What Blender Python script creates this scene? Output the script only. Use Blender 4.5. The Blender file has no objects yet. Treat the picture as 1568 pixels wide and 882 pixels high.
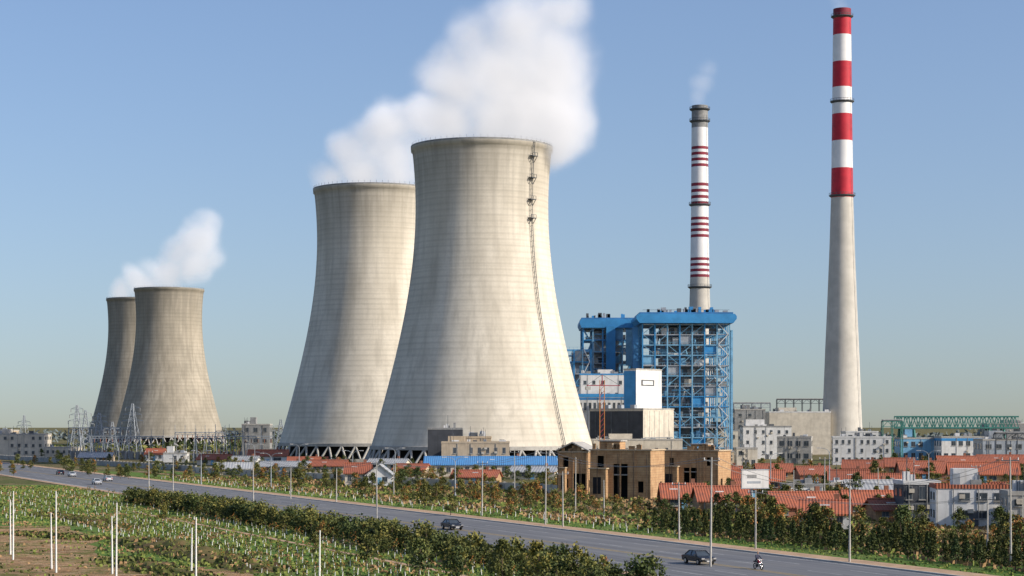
import bpy, bmesh, math, random
from mathutils import Vector, Matrix
random.seed(7)
R=random
# ---------------------------------------------------------------- helpers turning image pixel positions into world coordinates (metres; flat site, eye height 14.5 m)
EYE=14.5; HZ=652.0; F=3000.0
def gd(y): return EYE*F/(y-HZ)
def gx(x,d): return (x-784.0)*d/F
def gz(y,d): return EYE+(HZ-y)*d/F
def gp(x,y):
    d=gd(y); return (gx(x,d),d)
SL=0.42
def rp(c,Y): return (c-SL*Y,Y)
RANG=math.atan2(1,-SL)

# ---------------------------------------------------------------- materials
def mathn(nt,op,a,b=None,clamp=False):
    n=nt.nodes.new('ShaderNodeMath'); n.operation=op; n.use_clamp=clamp
    for i,v in enumerate((a,b)):
        if v is None: continue
        if isinstance(v,(int,float)): n.inputs[i].default_value=v
        else: nt.links.new(v,n.inputs[i])
    return n.outputs[0]
def mixc(nt,fac,a,b,bt='MIX'):
    n=nt.nodes.new('ShaderNodeMix'); n.data_type='RGBA'; n.blend_type=bt
    for s,v in ((n.inputs[0],fac),(n.inputs[6],a),(n.inputs[7],b)):
        if isinstance(v,(int,float)): s.default_value=v
        elif isinstance(v,tuple): s.default_value=(v[0],v[1],v[2],1)
        else: nt.links.new(v,s)
    return n.outputs[2]
def noisen(nt,vec,scale,detail=5,rough=.6):
    n=nt.nodes.new('ShaderNodeTexNoise'); n.inputs['Scale'].default_value=scale
    n.inputs['Detail'].default_value=detail; n.inputs['Roughness'].default_value=rough
    nt.links.new(vec,n.inputs['Vector']); return n.outputs['Fac']
def ramp(nt,f,lo,hi):
    n=nt.nodes.new('ShaderNodeMapRange'); n.interpolation_type='SMOOTHSTEP'
    nt.links.new(f,n.inputs[0]); n.inputs[1].default_value=lo; n.inputs[2].default_value=hi
    return n.outputs[0]
def vscale(nt,vec,s):
    n=nt.nodes.new('ShaderNodeVectorMath'); n.operation='MULTIPLY'; nt.links.new(vec,n.inputs[0]); n.inputs[1].default_value=s
    return n.outputs[0]
def base(name):
    m=bpy.data.materials.new(name); m.use_nodes=True; nt=m.node_tree
    bs=nt.nodes['Principled BSDF']; tc=nt.nodes.new('ShaderNodeTexCoord')
    return m,nt,bs,tc.outputs['Object']
def bump(nt,bs,h,st,dist=.1):
    n=nt.nodes.new('ShaderNodeBump'); n.inputs['Strength'].default_value=st; n.inputs['Distance'].default_value=dist
    nt.links.new(h,n.inputs['Height']); nt.links.new(n.outputs[0],bs.inputs['Normal'])
def mat(name,col,rough=.8,var=.25,scale=1.0,col2=None,metal=0,bmp=0,streak=False,spec=.3):
    m,nt,bs,v=base(name)
    c2=col2 or tuple(c*(1-var) for c in col)
    f=ramp(nt,noisen(nt,v,scale),.35,.68)
    c=mixc(nt,f,col,c2)
    f2=noisen(nt,v,scale*.17,3)
    c=mixc(nt,mathn(nt,'MULTIPLY',ramp(nt,f2,.4,.7),.35),c,tuple(x*.7 for x in c2))
    if streak:
        f3=ramp(nt,noisen(nt,vscale(nt,v,(1,1,.06)),1.2,4),.5,.75)
        c=mixc(nt,mathn(nt,'MULTIPLY',f3,.35 if streak is True else streak),c,(col[0]*.5,col[1]*.46,col[2]*.4))
    nt.links.new(c,bs.inputs['Base Color'])
    bs.inputs['Roughness'].default_value=rough; bs.inputs['Metallic'].default_value=metal
    bs.inputs['Specular IOR Level'].default_value=spec
    if bmp: bump(nt,bs,noisen(nt,v,scale*3),bmp)
    return m
def tower_mat(name,a,b,period,bandamt,grid=False):
    m,nt,bs,v=base(name)
    sep=nt.nodes.new('ShaderNodeSeparateXYZ'); nt.links.new(v,sep.inputs[0]); z=sep.outputs[2]
    w=nt.nodes.new('ShaderNodeTexWave'); w.bands_direction='Z'; w.inputs['Scale'].default_value=.314/period
    w.inputs['Distortion'].default_value=.3; w.inputs['Detail'].default_value=1
    nt.links.new(v,w.inputs['Vector'])
    n1=noisen(nt,vscale(nt,v,(.001,.001,1)),.55,6,.8)
    n2=noisen(nt,vscale(nt,v,(.35,.35,.010)),1.0,5)
    n5=noisen(nt,vscale(nt,v,(.09,.09,.014)),1.0,5)
    n3=noisen(nt,v,.06,6)
    n4=noisen(nt,v,1.2,6,.7)
    c=mixc(nt,ramp(nt,n3,.35,.7),a,b)
    c=mixc(nt,mathn(nt,'MULTIPLY',ramp(nt,w.outputs['Fac'],.55,1.0),mathn(nt,'MULTIPLY',n3,bandamt*1.7)),c,tuple(x*.5 for x in b))
    c=mixc(nt,mathn(nt,'MULTIPLY',ramp(nt,n1,.45,.62),.20),c,tuple(x*.60 for x in b))
    c=mixc(nt,mathn(nt,'MULTIPLY',ramp(nt,n2,.44,.70),.36),c,tuple(x*.52 for x in b))
    c=mixc(nt,mathn(nt,'MULTIPLY',ramp(nt,n5,.46,.66),.30),c,(b[0]*.58,b[1]*.56,b[2]*.52))
    c=mixc(nt,mathn(nt,'MULTIPLY',ramp(nt,n4,.4,.7),.18),c,tuple(x*.6 for x in b))
    # damp, mossy crown of the shell
    top=mathn(nt,'MULTIPLY',ramp(nt,z,84,112),mathn(nt,'ADD',mathn(nt,'MULTIPLY',n2,1.1),.08))
    c=mixc(nt,mathn(nt,'MULTIPLY',top,.65),c,(.20,.185,.155))
    if grid:
        g=noisen(nt,vscale(nt,v,(.3,.3,.02)),1.5,3)
        c=mixc(nt,mathn(nt,'MULTIPLY',ramp(nt,g,.45,.6),.3),c,tuple(x*.55 for x in b))
    nt.links.new(c,bs.inputs['Base Color']); bs.inputs['Roughness'].default_value=.92
    bs.inputs['Specular IOR Level'].default_value=.1
    bump(nt,bs,w.outputs['Fac'],.12,.12)
    return m
def tile_mat(name,col,col2,per=.45,axis='X'):
    m,nt,bs,v=base(name)
    w=nt.nodes.new('ShaderNodeTexWave'); w.bands_direction=axis; w.inputs['Scale'].default_value=.314/per
    nt.links.new(v,w.inputs['Vector'])
    c=mixc(nt,ramp(nt,noisen(nt,v,.6,7,.7),.35,.65),col,col2)
    c=mixc(nt,mathn(nt,'MULTIPLY',w.outputs['Fac'],.35),c,tuple(x*.4 for x in col))
    oi=nt.nodes.new('ShaderNodeObjectInfo')
    c=mixc(nt,mathn(nt,'MULTIPLY',oi.outputs['Random'],.45),c,tuple(x*.62 for x in col2))
    nt.links.new(c,bs.inputs['Base Color']); bs.inputs['Roughness'].default_value=.85
    bump(nt,bs,w.outputs['Fac'],.6,.1); return m
def brick_mat(name,col,col2):
    m,nt,bs,v=base(name)
    c=mixc(nt,ramp(nt,noisen(nt,v,.8,8,.75),.35,.65),col,col2)
    w=nt.nodes.new('ShaderNodeTexWave'); w.bands_direction='Z'; w.inputs['Scale'].default_value=.314/.5
    nt.links.new(v,w.inputs['Vector'])
    c=mixc(nt,mathn(nt,'MULTIPLY',w.outputs['Fac'],.25),c,(.12,.09,.07))
    c=mixc(nt,mathn(nt,'MULTIPLY',ramp(nt,noisen(nt,v,.25,4),.5,.7),.5),c,tuple(x*.5 for x in col2))
    nt.links.new(c,bs.inputs['Base Color']); bs.inputs['Roughness'].default_value=.95; return m
def leaf_mat(name,col,col2):
    m,nt,bs,v=base(name)
    oi=nt.nodes.new('ShaderNodeObjectInfo')
    c=mixc(nt,noisen(nt,v,1.7,3),col,col2)
    c=mixc(nt,mathn(nt,'MULTIPLY',oi.outputs['Random'],.6),c,(col2[0]*1.6,col2[1]*1.1,col2[2]*.8))
    nt.links.new(c,bs.inputs['Base Color']); bs.inputs['Roughness'].default_value=.7
    bs.inputs['Specular IOR Level'].default_value=.2
    return m
def ground_mat():
    m,nt,bs,v=base('ground_dry_grass')
    a=noisen(nt,v,.035,6,.6); b=noisen(nt,v,.3,8,.7); d=noisen(nt,v,2.5,6,.8)
    c=mixc(nt,ramp(nt,a,.42,.58),(.20,.155,.085),(.085,.11,.034))
    c=mixc(nt,ramp(nt,b,.45,.65),c,(.23,.17,.095))
    c=mixc(nt,mathn(nt,'MULTIPLY',ramp(nt,d,.4,.65),.5),c,(.055,.068,.024))
    nt.links.new(c,bs.inputs['Base Color']); bs.inputs['Roughness'].default_value=1; bs.inputs['Specular IOR Level'].default_value=.05
    bump(nt,bs,d,.6,.3); return m
def lawn_mat(name,g1,g2,dry,amt):
    m,nt,bs,v=base(name)
    b=noisen(nt,v,.12,8,.7); d=noisen(nt,v,2.0,6,.8)
    c=mixc(nt,ramp(nt,d,.35,.65),g1,g2)
    c=mixc(nt,mathn(nt,'MULTIPLY',ramp(nt,b,.48,.62),amt),c,dry)
    nt.links.new(c,bs.inputs['Base Color']); bs.inputs['Roughness'].default_value=1; bs.inputs['Specular IOR Level'].default_value=.05
    bump(nt,bs,d,.6,.2); return m
def soil_mat():
    m,nt,bs,v=base('orange_soil')
    a=noisen(nt,v,.10,7,.65); b=noisen(nt,v,.55,8,.75); d=noisen(nt,v,3,6,.8)
    c=mixc(nt,ramp(nt,a,.40,.60),(.42,.26,.135),(.27,.165,.085))
    c=mixc(nt,ramp(nt,b,.46,.64),c,(.50,.36,.22))
    c=mixc(nt,mathn(nt,'MULTIPLY',ramp(nt,noisen(nt,v,.16,6,.7),.48,.58),.85),c,(.13,.15,.045))
    c=mixc(nt,mathn(nt,'MULTIPLY',ramp(nt,d,.45,.7),.5),c,(.15,.09,.05))
    nt.links.new(c,bs.inputs['Base Color']); bs.inputs['Roughness'].default_value=1; bs.inputs['Specular IOR Level'].default_value=.03
    bump(nt,bs,b,1,.6); return m
def asphalt():
    m,nt,bs,v=base('asphalt')
    mp=nt.nodes.new('ShaderNodeMapping'); mp.inputs['Rotation'].default_value=(0,0,math.radians(90)-RANG)
    nt.links.new(v,mp.inputs[0])
    s=noisen(nt,vscale(nt,mp.outputs[0],(.8,.012,1)),1,5); d=noisen(nt,v,3,6,.8); l=noisen(nt,v,.05,4)
    c=mixc(nt,ramp(nt,s,.35,.65),(.175,.175,.175),(.11,.11,.113))
    c=mixc(nt,mathn(nt,'MULTIPLY',d,.3),c,(.075,.075,.077))
    c=mixc(nt,mathn(nt,'MULTIPLY',ramp(nt,l,.5,.65),.4),c,(.20,.185,.16))
    nt.links.new(c,bs.inputs['Base Color']); bs.inputs['Roughness'].default_value=.8; return m

M={}
M['conc']=mat('concrete',(.44,.42,.38),.9,.25,.8,streak=True)
M['concg']=mat('concrete_grey',(.30,.30,.29),.9,.3,.8,streak=True)
M['chim']=mat('chimney_concrete',(.54,.51,.45),.9,.12,.25,streak=.2)
M['white']=mat('white_paint',(.70,.69,.66),.6,.16,.5,streak=.4)
M['cwhite']=mat('chimney_white',(.78,.77,.75),.7,.06,.3)
M['cred']=mat('chimney_red',(.52,.022,.04),.6,.2,.3)
M['cdred']=mat('chimney_dark_red',(.25,.03,.05),.7,.3,.4)
M['blue']=mat('blue_paint',(.05,.27,.56),.5,.2,.3)
M['blued']=mat('blue_paint_dark',(.05,.20,.42),.6,.3,.3)
M['bluel']=mat('blue_paint_pale',(.20,.43,.62),.6,.3,.3)
M['steel']=mat('grey_steel',(.36,.39,.42),.5,.3,.5,metal=.1)
M['dsteel']=mat('dark_steel',(.10,.11,.12),.6,.3,.6)
M['glass']=mat('window_glass',(.06,.075,.09),.15,.5,.35,spec=.6)
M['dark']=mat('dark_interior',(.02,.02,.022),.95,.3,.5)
M['panel']=mat('dark_cladding',(.07,.075,.085),.7,.3,.3,streak=True)
M['beige']=mat('beige_render',(.52,.41,.28),.9,.2,.4,streak=True)
M['cream']=mat('cream_render',(.60,.54,.44),.9,.2,.4,streak=True)
M['brick']=brick_mat('tan_brick',(.48,.31,.16),(.34,.19,.09))
M['brickr']=brick_mat('red_brick',(.36,.15,.08),(.26,.11,.07))
M['tile']=tile_mat('red_roof_tile',(.46,.125,.055),(.29,.10,.06))
M['tileb']=tile_mat('blue_metal_roof',(.07,.27,.55),(.08,.22,.44),.6)
M['tileg']=tile_mat('grey_metal_roof',(.42,.43,.43),(.32,.33,.34),.8)
M['green']=mat('green_steel',(.05,.20,.17),.6,.3,.4)
M['asph']=asphalt()
M['ylw']=mat('yellow_marking',(.55,.38,.10),.8,.4,.6)
M['wmk']=mat('white_marking',(.55,.55,.53),.8,.45,.5)
M['pave']=mat('sandy_pavement',(.50,.33,.20),.95,.3,.6)
M['kerb']=mat('kerb_stone',(.50,.47,.42),.9,.2,1)
M['soil']=soil_mat()
M['soild']=mat('weedy_bank',(.16,.105,.055),1,.45,.35,col2=(.10,.115,.035),bmp=.6,spec=.05)
M['ground']=ground_mat()
M['lawn']=lawn_mat('green_lawn',(.08,.155,.03),(.12,.19,.045),(.21,.17,.08),.4)
M['bark']=mat('bark',(.12,.09,.065),.95,.3,3)
M['lime']=mat('limewashed_trunk',(.74,.73,.68),.9,.1,3)
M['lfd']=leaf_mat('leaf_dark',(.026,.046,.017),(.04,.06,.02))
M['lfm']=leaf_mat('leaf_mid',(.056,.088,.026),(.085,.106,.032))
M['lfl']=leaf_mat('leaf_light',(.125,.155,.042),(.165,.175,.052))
M['lfy']=leaf_mat('leaf_autumn',(.26,.17,.05),(.28,.13,.045))
M['grs']=leaf_mat('grass_blade',(.10,.17,.036),(.14,.19,.052))
M['grd']=leaf_mat('dry_grass_blade',(.30,.23,.12),(.22,.155,.085))
M['hazetree']=mat('haze_tinted_foliage',(.15,.18,.18),1,.3,.02)  # bluish aerial haze painted into the leaf colour
M['tire']=mat('rubber',(.02,.02,.02),.9,.2,5)
M['carb']=mat('black_car_paint',(.015,.016,.02),.2,.1,1,spec=.6)
M['carw']=mat('silver_car_paint',(.5,.51,.52),.3,.1,1,spec=.6)
M['chrome']=mat('chrome',(.6,.6,.6),.25,.1,1,metal=.9)
M['lampr']=mat('red_lens',(.4,.02,.02),.3,.1,1)
M['skin']=mat('skin',(.42,.25,.17),.6,.1,5)
M['cloth']=mat('dark_jacket',(.05,.055,.09),.9,.3,8)
M['trous']=mat('grey_trousers',(.07,.07,.075),.9,.3,8)
M['hair']=mat('black_hair',(.01,.01,.01),.6,.2,20)
T1=tower_mat('tower_concrete',(.70,.64,.53),(.60,.545,.445),2.1,.22)
T2=tower_mat('old_tower_concrete',(.43,.38,.30),(.34,.305,.24),2.6,.22,True)

# ---------------------------------------------------------------- mesh builder
class B:
    def __init__(s): s.v=[];s.f=[];s.mi=[];s.sm=[];s.mats=[];s.M=Matrix.Identity(4)
    def k(s,m):
        if m not in s.mats: s.mats.append(m)
        return s.mats.index(m)
    def add(s,vs,fs,m,smooth=False):
        o=len(s.v); s.v+= [tuple(s.M@Vector(p)) for p in vs]
        i=s.k(m)
        for f in fs: s.f.append([o+j for j in f]); s.mi.append(i); s.sm.append(smooth)
    def box(s,x0,x1,y0,y1,z0,z1,m):
        s.add([(x0,y0,z0),(x1,y0,z0),(x1,y1,z0),(x0,y1,z0),(x0,y0,z1),(x1,y0,z1),(x1,y1,z1),(x0,y1,z1)],
              [(0,3,2,1),(4,5,6,7),(0,1,5,4),(1,2,6,5),(2,3,7,6),(3,0,4,7)],m)
    def prism(s,pts,y0,y1,m):
        n=len(pts)
        s.add([(p[0],y0,p[1]) for p in pts]+[(p[0],y1,p[1]) for p in pts],
              [tuple(range(n)),tuple(range(2*n-1,n-1,-1))]+[(i,i+n,(i+1)%n+n,(i+1)%n) for i in range(n)],m)
    def prismx(s,pts,x0,x1,m):
        n=len(pts)
        s.add([(x0,p[0],p[1]) for p in pts]+[(x1,p[0],p[1]) for p in pts],
              [tuple(range(n)),tuple(range(2*n-1,n-1,-1))]+[(i,i+n,(i+1)%n+n,(i+1)%n) for i in range(n)],m)
    def cyl(s,p,q,r0,r1,n,m,smooth=True):
        p=Vector(p);q=Vector(q);d=(q-p)
        if d.length<1e-6:return
        d.normalize(); a=d.orthogonal().normalized(); b=d.cross(a)
        vs=[];
        for c,r in ((p,r0),(q,r1)):
            for i in range(n):
                t=2*math.pi*i/n; vs.append(tuple(c+a*math.cos(t)*r+b*math.sin(t)*r))
        s.add(vs,[(i,(i+1)%n,(i+1)%n+n,i+n) for i in range(n)],m,smooth)
        s.add(vs,[tuple(range(n-1,-1,-1)),tuple(range(n,2*n))],m,False)
    def beam(s,p,q,w,m):
        p=Vector(p);q=Vector(q);d=(q-p).normalized()
        a=d.cross(Vector((0,0,1)))
        if a.length<.05:a=Vector((1,0,0))
        a.normalize(); b=d.cross(a); h=w/2
        vs=[tuple(c+a*x*h+b*y*h) for c in (p,q) for x,y in ((-1,-1),(1,-1),(1,1),(-1,1))]
        s.add(vs,[(0,1,2,3),(7,6,5,4),(0,4,5,1),(1,5,6,2),(2,6,7,3),(3,7,4,0)],m)
    def lathe(s,prof,n,m,smooth=True,flip=False):
        vs=[(r*math.cos(2*math.pi*i/n),r*math.sin(2*math.pi*i/n),z) for r,z in prof for i in range(n)]
        fs=[]
        for j in range(len(prof)-1):
            for i in range(n):
                f=(j*n+i,j*n+(i+1)%n,(j+1)*n+(i+1)%n,(j+1)*n+i)
                fs.append(f[::-1] if flip else f)
        s.add(vs,fs,m,smooth)
    def make(s,name,loc=(0,0,0),rot=0,parent=None,scale=1):
        me=bpy.data.meshes.new(name); me.from_pydata(s.v,[],s.f)
        for m in s.mats: me.materials.append(m)
        me.polygons.foreach_set('material_index',s.mi); me.polygons.foreach_set('use_smooth',s.sm); me.update()
        o=bpy.data.objects.new(name,me); bpy.context.collection.objects.link(o)
        o.location=loc if len(loc)==3 else (loc[0],loc[1],0); o.rotation_euler[2]=rot; o.scale=(scale,)*3
        if parent: o.parent=parent
        return o
def empty(name,loc=(0,0,0),rot=0):
    e=bpy.data.objects.new(name,None); bpy.context.collection.objects.link(e); e.location=loc; e.rotation_euler[2]=rot
    e.empty_display_size=.5; return e
def inst(name,me,loc,rot=0,sc=1,parent=None,sz=None):
    o=bpy.data.objects.new(name,me); bpy.context.collection.objects.link(o); o.location=loc
    o.rotation_euler[2]=rot; o.scale=(sc,sc,sz or sc)
    if parent:o.parent=parent
    return o

# ---------------------------------------------------------------- camera, light, sky
cam=bpy.data.cameras.new('camera'); co=bpy.data.objects.new('camera',cam); bpy.context.collection.objects.link(co)
co.location=(0,0,EYE); co.rotation_euler=(math.pi/2,0,0)
cam.sensor_width=36; cam.lens=36*F/1568; cam.shift_y=(HZ-441)/1568; cam.clip_end=30000; cam.clip_start=1
bpy.context.scene.camera=co
EL=math.radians(29); AZ=math.radians(112)
sv=Vector((math.sin(AZ)*math.cos(EL),math.cos(AZ)*math.cos(EL),math.sin(EL)))
sun=bpy.data.lights.new('sun','SUN'); sun.energy=5.0; sun.angle=math.radians(.5); sun.color=(1,.92,.80)
so=bpy.data.objects.new('sun',sun); bpy.context.collection.objects.link(so); so.rotation_euler=sv.to_track_quat('Z','Y').to_euler()
w=bpy.data.worlds.new('World'); bpy.context.scene.world=w; w.use_nodes=True; nt=w.node_tree
bg=nt.nodes['Background']; sky=nt.nodes.new('ShaderNodeTexSky'); sky.sky_type='NISHITA'; sky.sun_disc=False
sky.sun_elevation=EL; sky.sun_rotation=AZ; sky.air_density=1.3; sky.dust_density=2.2; sky.ozone_density=3.0; sky.altitude=0
tc=nt.nodes.new('ShaderNodeTexCoord')
vm=nt.nodes.new('ShaderNodeVectorMath'); vm.operation='MULTIPLY_ADD'; vm.inputs[1].default_value=(1,1,1.15); vm.inputs[2].default_value=(0,0,.055)
nt.links.new(tc.outputs['Generated'],vm.inputs[0])
vn=nt.nodes.new('ShaderNodeVectorMath'); vn.operation='NORMALIZE'; nt.links.new(vm.outputs[0],vn.inputs[0]); nt.links.new(vn.outputs[0],sky.inputs[0])
tint=mixc(nt,1.0,sky.outputs[0],(.99,.985,1.11),'MULTIPLY')
nt.links.new(tint,bg.inputs[0]); bg.inputs[1].default_value=.15
sc=bpy.context.scene; sc.view_settings.view_transform='Standard'; sc.view_settings.look='None'; sc.view_settings.exposure=0

# ---------------------------------------------------------------- ground, road
b=B(); b.add([(-9000,-300,0),(9000,-300,0),(9000,15000,0),(-9000,15000,0)],[(0,1,2,3)],M['ground']); b.make('ground')
def strip(name,c0,c1,Y0,Y1,z,m,jit=0,step=6):
    b=B(); n=max(1,int((Y1-Y0)/step)); L=[];Rr=[]
    for i in range(n+1):
        Y=Y0+(Y1-Y0)*i/n
        L.append(rp(c0+R.uniform(-jit,jit),Y)+(z,)); Rr.append(rp(c1+R.uniform(-jit,jit),Y)+(z,))
    b.add(L+Rr,[(i,i+n+1,i+n+2,i+1) for i in range(n)],m); return b.make(name)
strip('road',93,121.5,40,1900,.02,M['asph'],0,60)
rm=B()
def mk(c,w,Y0,Y1,m):
    pts=[rp(c-w/2,Y0)+(.03,),rp(c+w/2,Y0)+(.03,),rp(c+w/2,Y1)+(.03,),rp(c-w/2,Y1)+(.03,)]
    rm.add(pts,[(0,1,2,3)],m)
mk(106.9,.2,60,1500,M['ylw']); mk(107.6,.2,60,1500,M['ylw'])
for c in (94.0,120.5): mk(c,.18,60,1500,M['wmk'])
for c in (98.3,102.6,111.9,116.2):
    Y=70
    while Y<900: mk(c,.17,Y,Y+6,M['wmk']); Y+=15
rm.make('road_markings')
def kerb(name,c0,c1,h,m,Y0=60,Y1=1500):
    b=B(); q=[rp(c0,Y0),rp(c1,Y0),rp(c1,Y1),rp(c0,Y1)]
    b.add([p+(0,) for p in q]+[p+(h,) for p in q],[(4,5,6,7),(0,1,5,4),(1,2,6,5),(2,3,7,6),(3,0,4,7)],m); return b.make(name)
kerb('kerb',121.5,121.9,.16,M['kerb']); kerb('kerb',92.6,93,.16,M['kerb'])
kerb('pavement',121.9,125.6,.13,M['pave'])
kerb('pavement',90.6,92.6,.13,M['pave'])
strip('lawn',125.6,139,120,620,.04,M['lawn'],.4)
strip('lawn',44,90.6,120,480,.04,M['lawn'],.8)
strip('lawn',146,152,300,620,.05,M['lawn'],1.5)
strip('path',74.2,75.2,120,330,.06,M['pave'],.15)
strip('path',141.5,142.8,280,620,.06,M['pave'],.2)
def patch(name,pts,z,m,sub=3,jit=1.5):
    P=[]; n=len(pts)
    for i in range(n):
        a=Vector(pts[i]); c=Vector(pts[(i+1)%n])
        for k in range(sub):
            q=a.lerp(c,k/sub); P.append((q.x+R.uniform(-jit,jit),q.y+R.uniform(-jit,jit),z))
    b=B(); b.add(P,[tuple(range(len(P)))],m); return b.make(name)
patch('bare_soil',[gp(-60,806),gp(100,806),gp(150,824),gp(150,850),gp(300,870),gp(400,876),gp(380,940),gp(-80,960)],.07,M['soil'],5,1.3)
patch('dry_field',[gp(1100,792),gp(1400,800),gp(1420,815),gp(1130,812)],.05,M['soild'],4,1)
from mathutils import noise as mnoise
def mound(name,p0,p1,w,h,m,seed):
    b=B(); p0=Vector(p0);p1=Vector(p1); L=(p1-p0).length; d=(p1-p0)/L; nrm=Vector((-d.y,d.x))
    nx=int(L/.7)+2; ny=16; vs=[]
    for i in range(nx):
        u=i/(nx-1); e=math.sin(math.pi*u)**.4
        for j in range(ny):
            t=j/(ny-1)*2-1; q=p0+d*(L*u)+nrm*(t*w)
            nz=mnoise.noise(Vector((q.x*.22,q.y*.22,seed)))+.5*mnoise.noise(Vector((q.x*.8,q.y*.8,seed)))
            vs.append((q.x,q.y,h*e*(1-t*t)*(.75+.9*nz)-.03))
    b.add(vs,[(i*ny+j,(i+1)*ny+j,(i+1)*ny+j+1,i*ny+j+1) for i in range(nx-1) for j in range(ny-1)],m,True)
    return b.make(name)
BANKS=[(gp(195,828),gp(420,878),3.6,1.0),(gp(60,788),gp(200,810),3,.6),(gp(175,858),gp(330,895),2.8,.7),(gp(20,818),gp(150,828),2.4,.5)]
for i,(p,q,ww,hh) in enumerate(BANKS): mound('earth_bank',p,q,ww,hh,M['soild'],i+1)

# ---------------------------------------------------------------- cooling towers
def hyp(z): return 23.6*math.sqrt(1+((z-92)/63.5)**2)
def tower_mesh(tm,name,loc,ladder=None,rot=0):
    b=B(); prof=[(hyp(6.5+106.5*i/60),6.5+106.5*i/60) for i in range(61)]
    prof[-1]=(25.3,113); prof[-2]=(25.2,111.7); prof.insert(-2,(24.72,111.4))
    b.lathe(prof,128,tm)
    b.lathe([(25.3,113),(25.3,113.6),(24.3,113.6),(24.3,112)],128,M['concg'],False)
    b.lathe([(r-.9,z) for r,z in prof],96,M['concg'],True,True)
    b.lathe([(hyp(6.5)-.9,6.5),(hyp(6.5)+.35,6.2),(hyp(6.5)+.35,7.4),(hyp(7.4),7.5)],128,M['conc'],False)
    for i in range(44):
        a=2*math.pi*i/44; r0=42.5; r1=hyp(6.5)-.2
        for s in (-1,1):
            a2=a+s*math.pi/44
            b.cyl((r0*math.cos(a),r0*math.sin(a),0),(r1*math.cos(a2),r1*math.sin(a2),6.4),.45,.45,8,M['conc'])
    b.lathe([(44.5,0),(44.5,1.3),(44.1,1.3),(44.1,0)],96,M['conc'],False)
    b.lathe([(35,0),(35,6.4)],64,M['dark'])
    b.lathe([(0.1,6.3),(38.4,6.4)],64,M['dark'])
    if ladder is not None:
        ca,sa=math.cos(ladder),math.sin(ladder)
        tx,ty=-sa,ca
        last=None
        for i in range(60):
            z=6.5+106.5*i/59; r=hyp(z)+.55; cur={}
            for s in (-.4,.4):
                p=(r*ca+tx*s,r*sa+ty*s,z)
                if last: b.beam(last[s],p,.17,M['dsteel'])
                cur[s]=p
            last=cur
            b.beam(cur[-.4],cur[.4],.12,M['dsteel'])
        for z in (108,100.5,93,86.5):
            r=hyp(z); b.M=Matrix.Rotation(ladder,4,'Z')
            b.box(r-.2,r+1.6,-1.3,1.3,z,z+.25,M['dsteel']); 
            for y in (-1.2,0,1.2): b.beam((r+1.5,y,z),(r+1.5,y,z+1.3),.12,M['dsteel'])
            b.beam((r+1.5,-1.2,z+1.3),(r+1.5,1.2,z+1.3),.12,M['dsteel']); b.beam((r+1.5,-1.0,z),(r,-1.0,z-2),.16,M['dsteel']); b.beam((r+1.5,1.0,z),(r,1.0,z-2),.16,M['dsteel'])
            b.M=Matrix.Identity(4)
    for i in range(64):
        a=2*math.pi*i/64; b.beam((24.9*math.cos(a),24.9*math.sin(a),113.6),(24.9*math.cos(a),24.9*math.sin(a),114.7),.08,M['dsteel'])
    return b.make(name,loc,rot)
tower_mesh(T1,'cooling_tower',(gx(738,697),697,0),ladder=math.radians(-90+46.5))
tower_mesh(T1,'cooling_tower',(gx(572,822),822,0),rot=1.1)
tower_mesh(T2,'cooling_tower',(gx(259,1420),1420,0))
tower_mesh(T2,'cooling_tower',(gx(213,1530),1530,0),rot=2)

# ---------------------------------------------------------------- chimneys
def ring_platform(b,r,z):
    b.lathe([(r,z-.8),(r+1.1,z),(r+1.1,z+.3),(r,z+.3)],40,M['dsteel'],False)
    b.lathe([(r+1.05,z+1.2),(r+1.1,z+1.2),(r+1.1,z+1.35),(r+1.05,z+1.35)],40,M['dsteel'],False)
    for i in range(20):
        a=i*math.pi/10; b.beam(((r+1.05)*math.cos(a),(r+1.05)*math.sin(a),z),((r+1.05)*math.cos(a),(r+1.05)*math.sin(a),z+1.3),.1,M['dsteel'])
def interp(tab,z):
    for (z0,r0),(z1,r1) in zip(tab,tab[1:]):
        if z0<=z<=z1: return r0+(r1-r0)*(z-z0)/(z1-z0)
    return tab[-1][1]
def chimney(name,px,d,tab,secs,plats):
    b=B()
    for z0,z1,m in secs:
        n=max(1,int((z1-z0)/6)); b.lathe([(interp(tab,z0+(z1-z0)*i/n),z0+(z1-z0)*i/n) for i in range(n+1)],48,m)
    zt=secs[-1][1]; r=interp(tab,zt)
    b.lathe([(r,zt),(r-.6,zt),(r-.6,zt-8)],48,M['dark'],False); b.lathe([(0.05,zt-3),(r-.6,zt-3)],48,M['dark'],False)
    for z in plats: ring_platform(b,interp(tab,z),z)
    a=math.radians(-40); 
    for s in (-.3,.3):
        L=None
        for z in range(5,int(zt),6):
            rr=interp(tab,z)+.3; p=(rr*math.cos(a)+s,rr*math.sin(a),z)
            if L:b.beam(L,p,.1,M['steel'])
            L=p
    return b.make(name,(gx(px,d),d,0))
Z=lambda y,d=1000: gz(y,d)
tab1=[(0,11),(16,10),(50,8.7),(75,7.6),(105,6.4),(131.8,5.6),(180,5.0),(228,4.5)]
chimney('striped_chimney',1289.5,1000,tab1,[(0,Z(303),M['chim']),(Z(303),Z(258),M['cred']),(Z(258),Z(216),M['cwhite']),(Z(216),Z(175),M['cred']),
    (Z(175),Z(134),M['cwhite']),(Z(134),Z(95),M['cred']),(Z(95),Z(54),M['cwhite']),(Z(54),Z(26),M['cred']),(Z(26),Z(14),M['cdred'])],[Z(300),Z(156),Z(26)])
tab2=[(0,9),(60,6),(75,5.3),(90,4.9),(120,4.5),(180,4.1)]
secs=[(0,Z(425),M['chim'])]; cur=425
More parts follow.
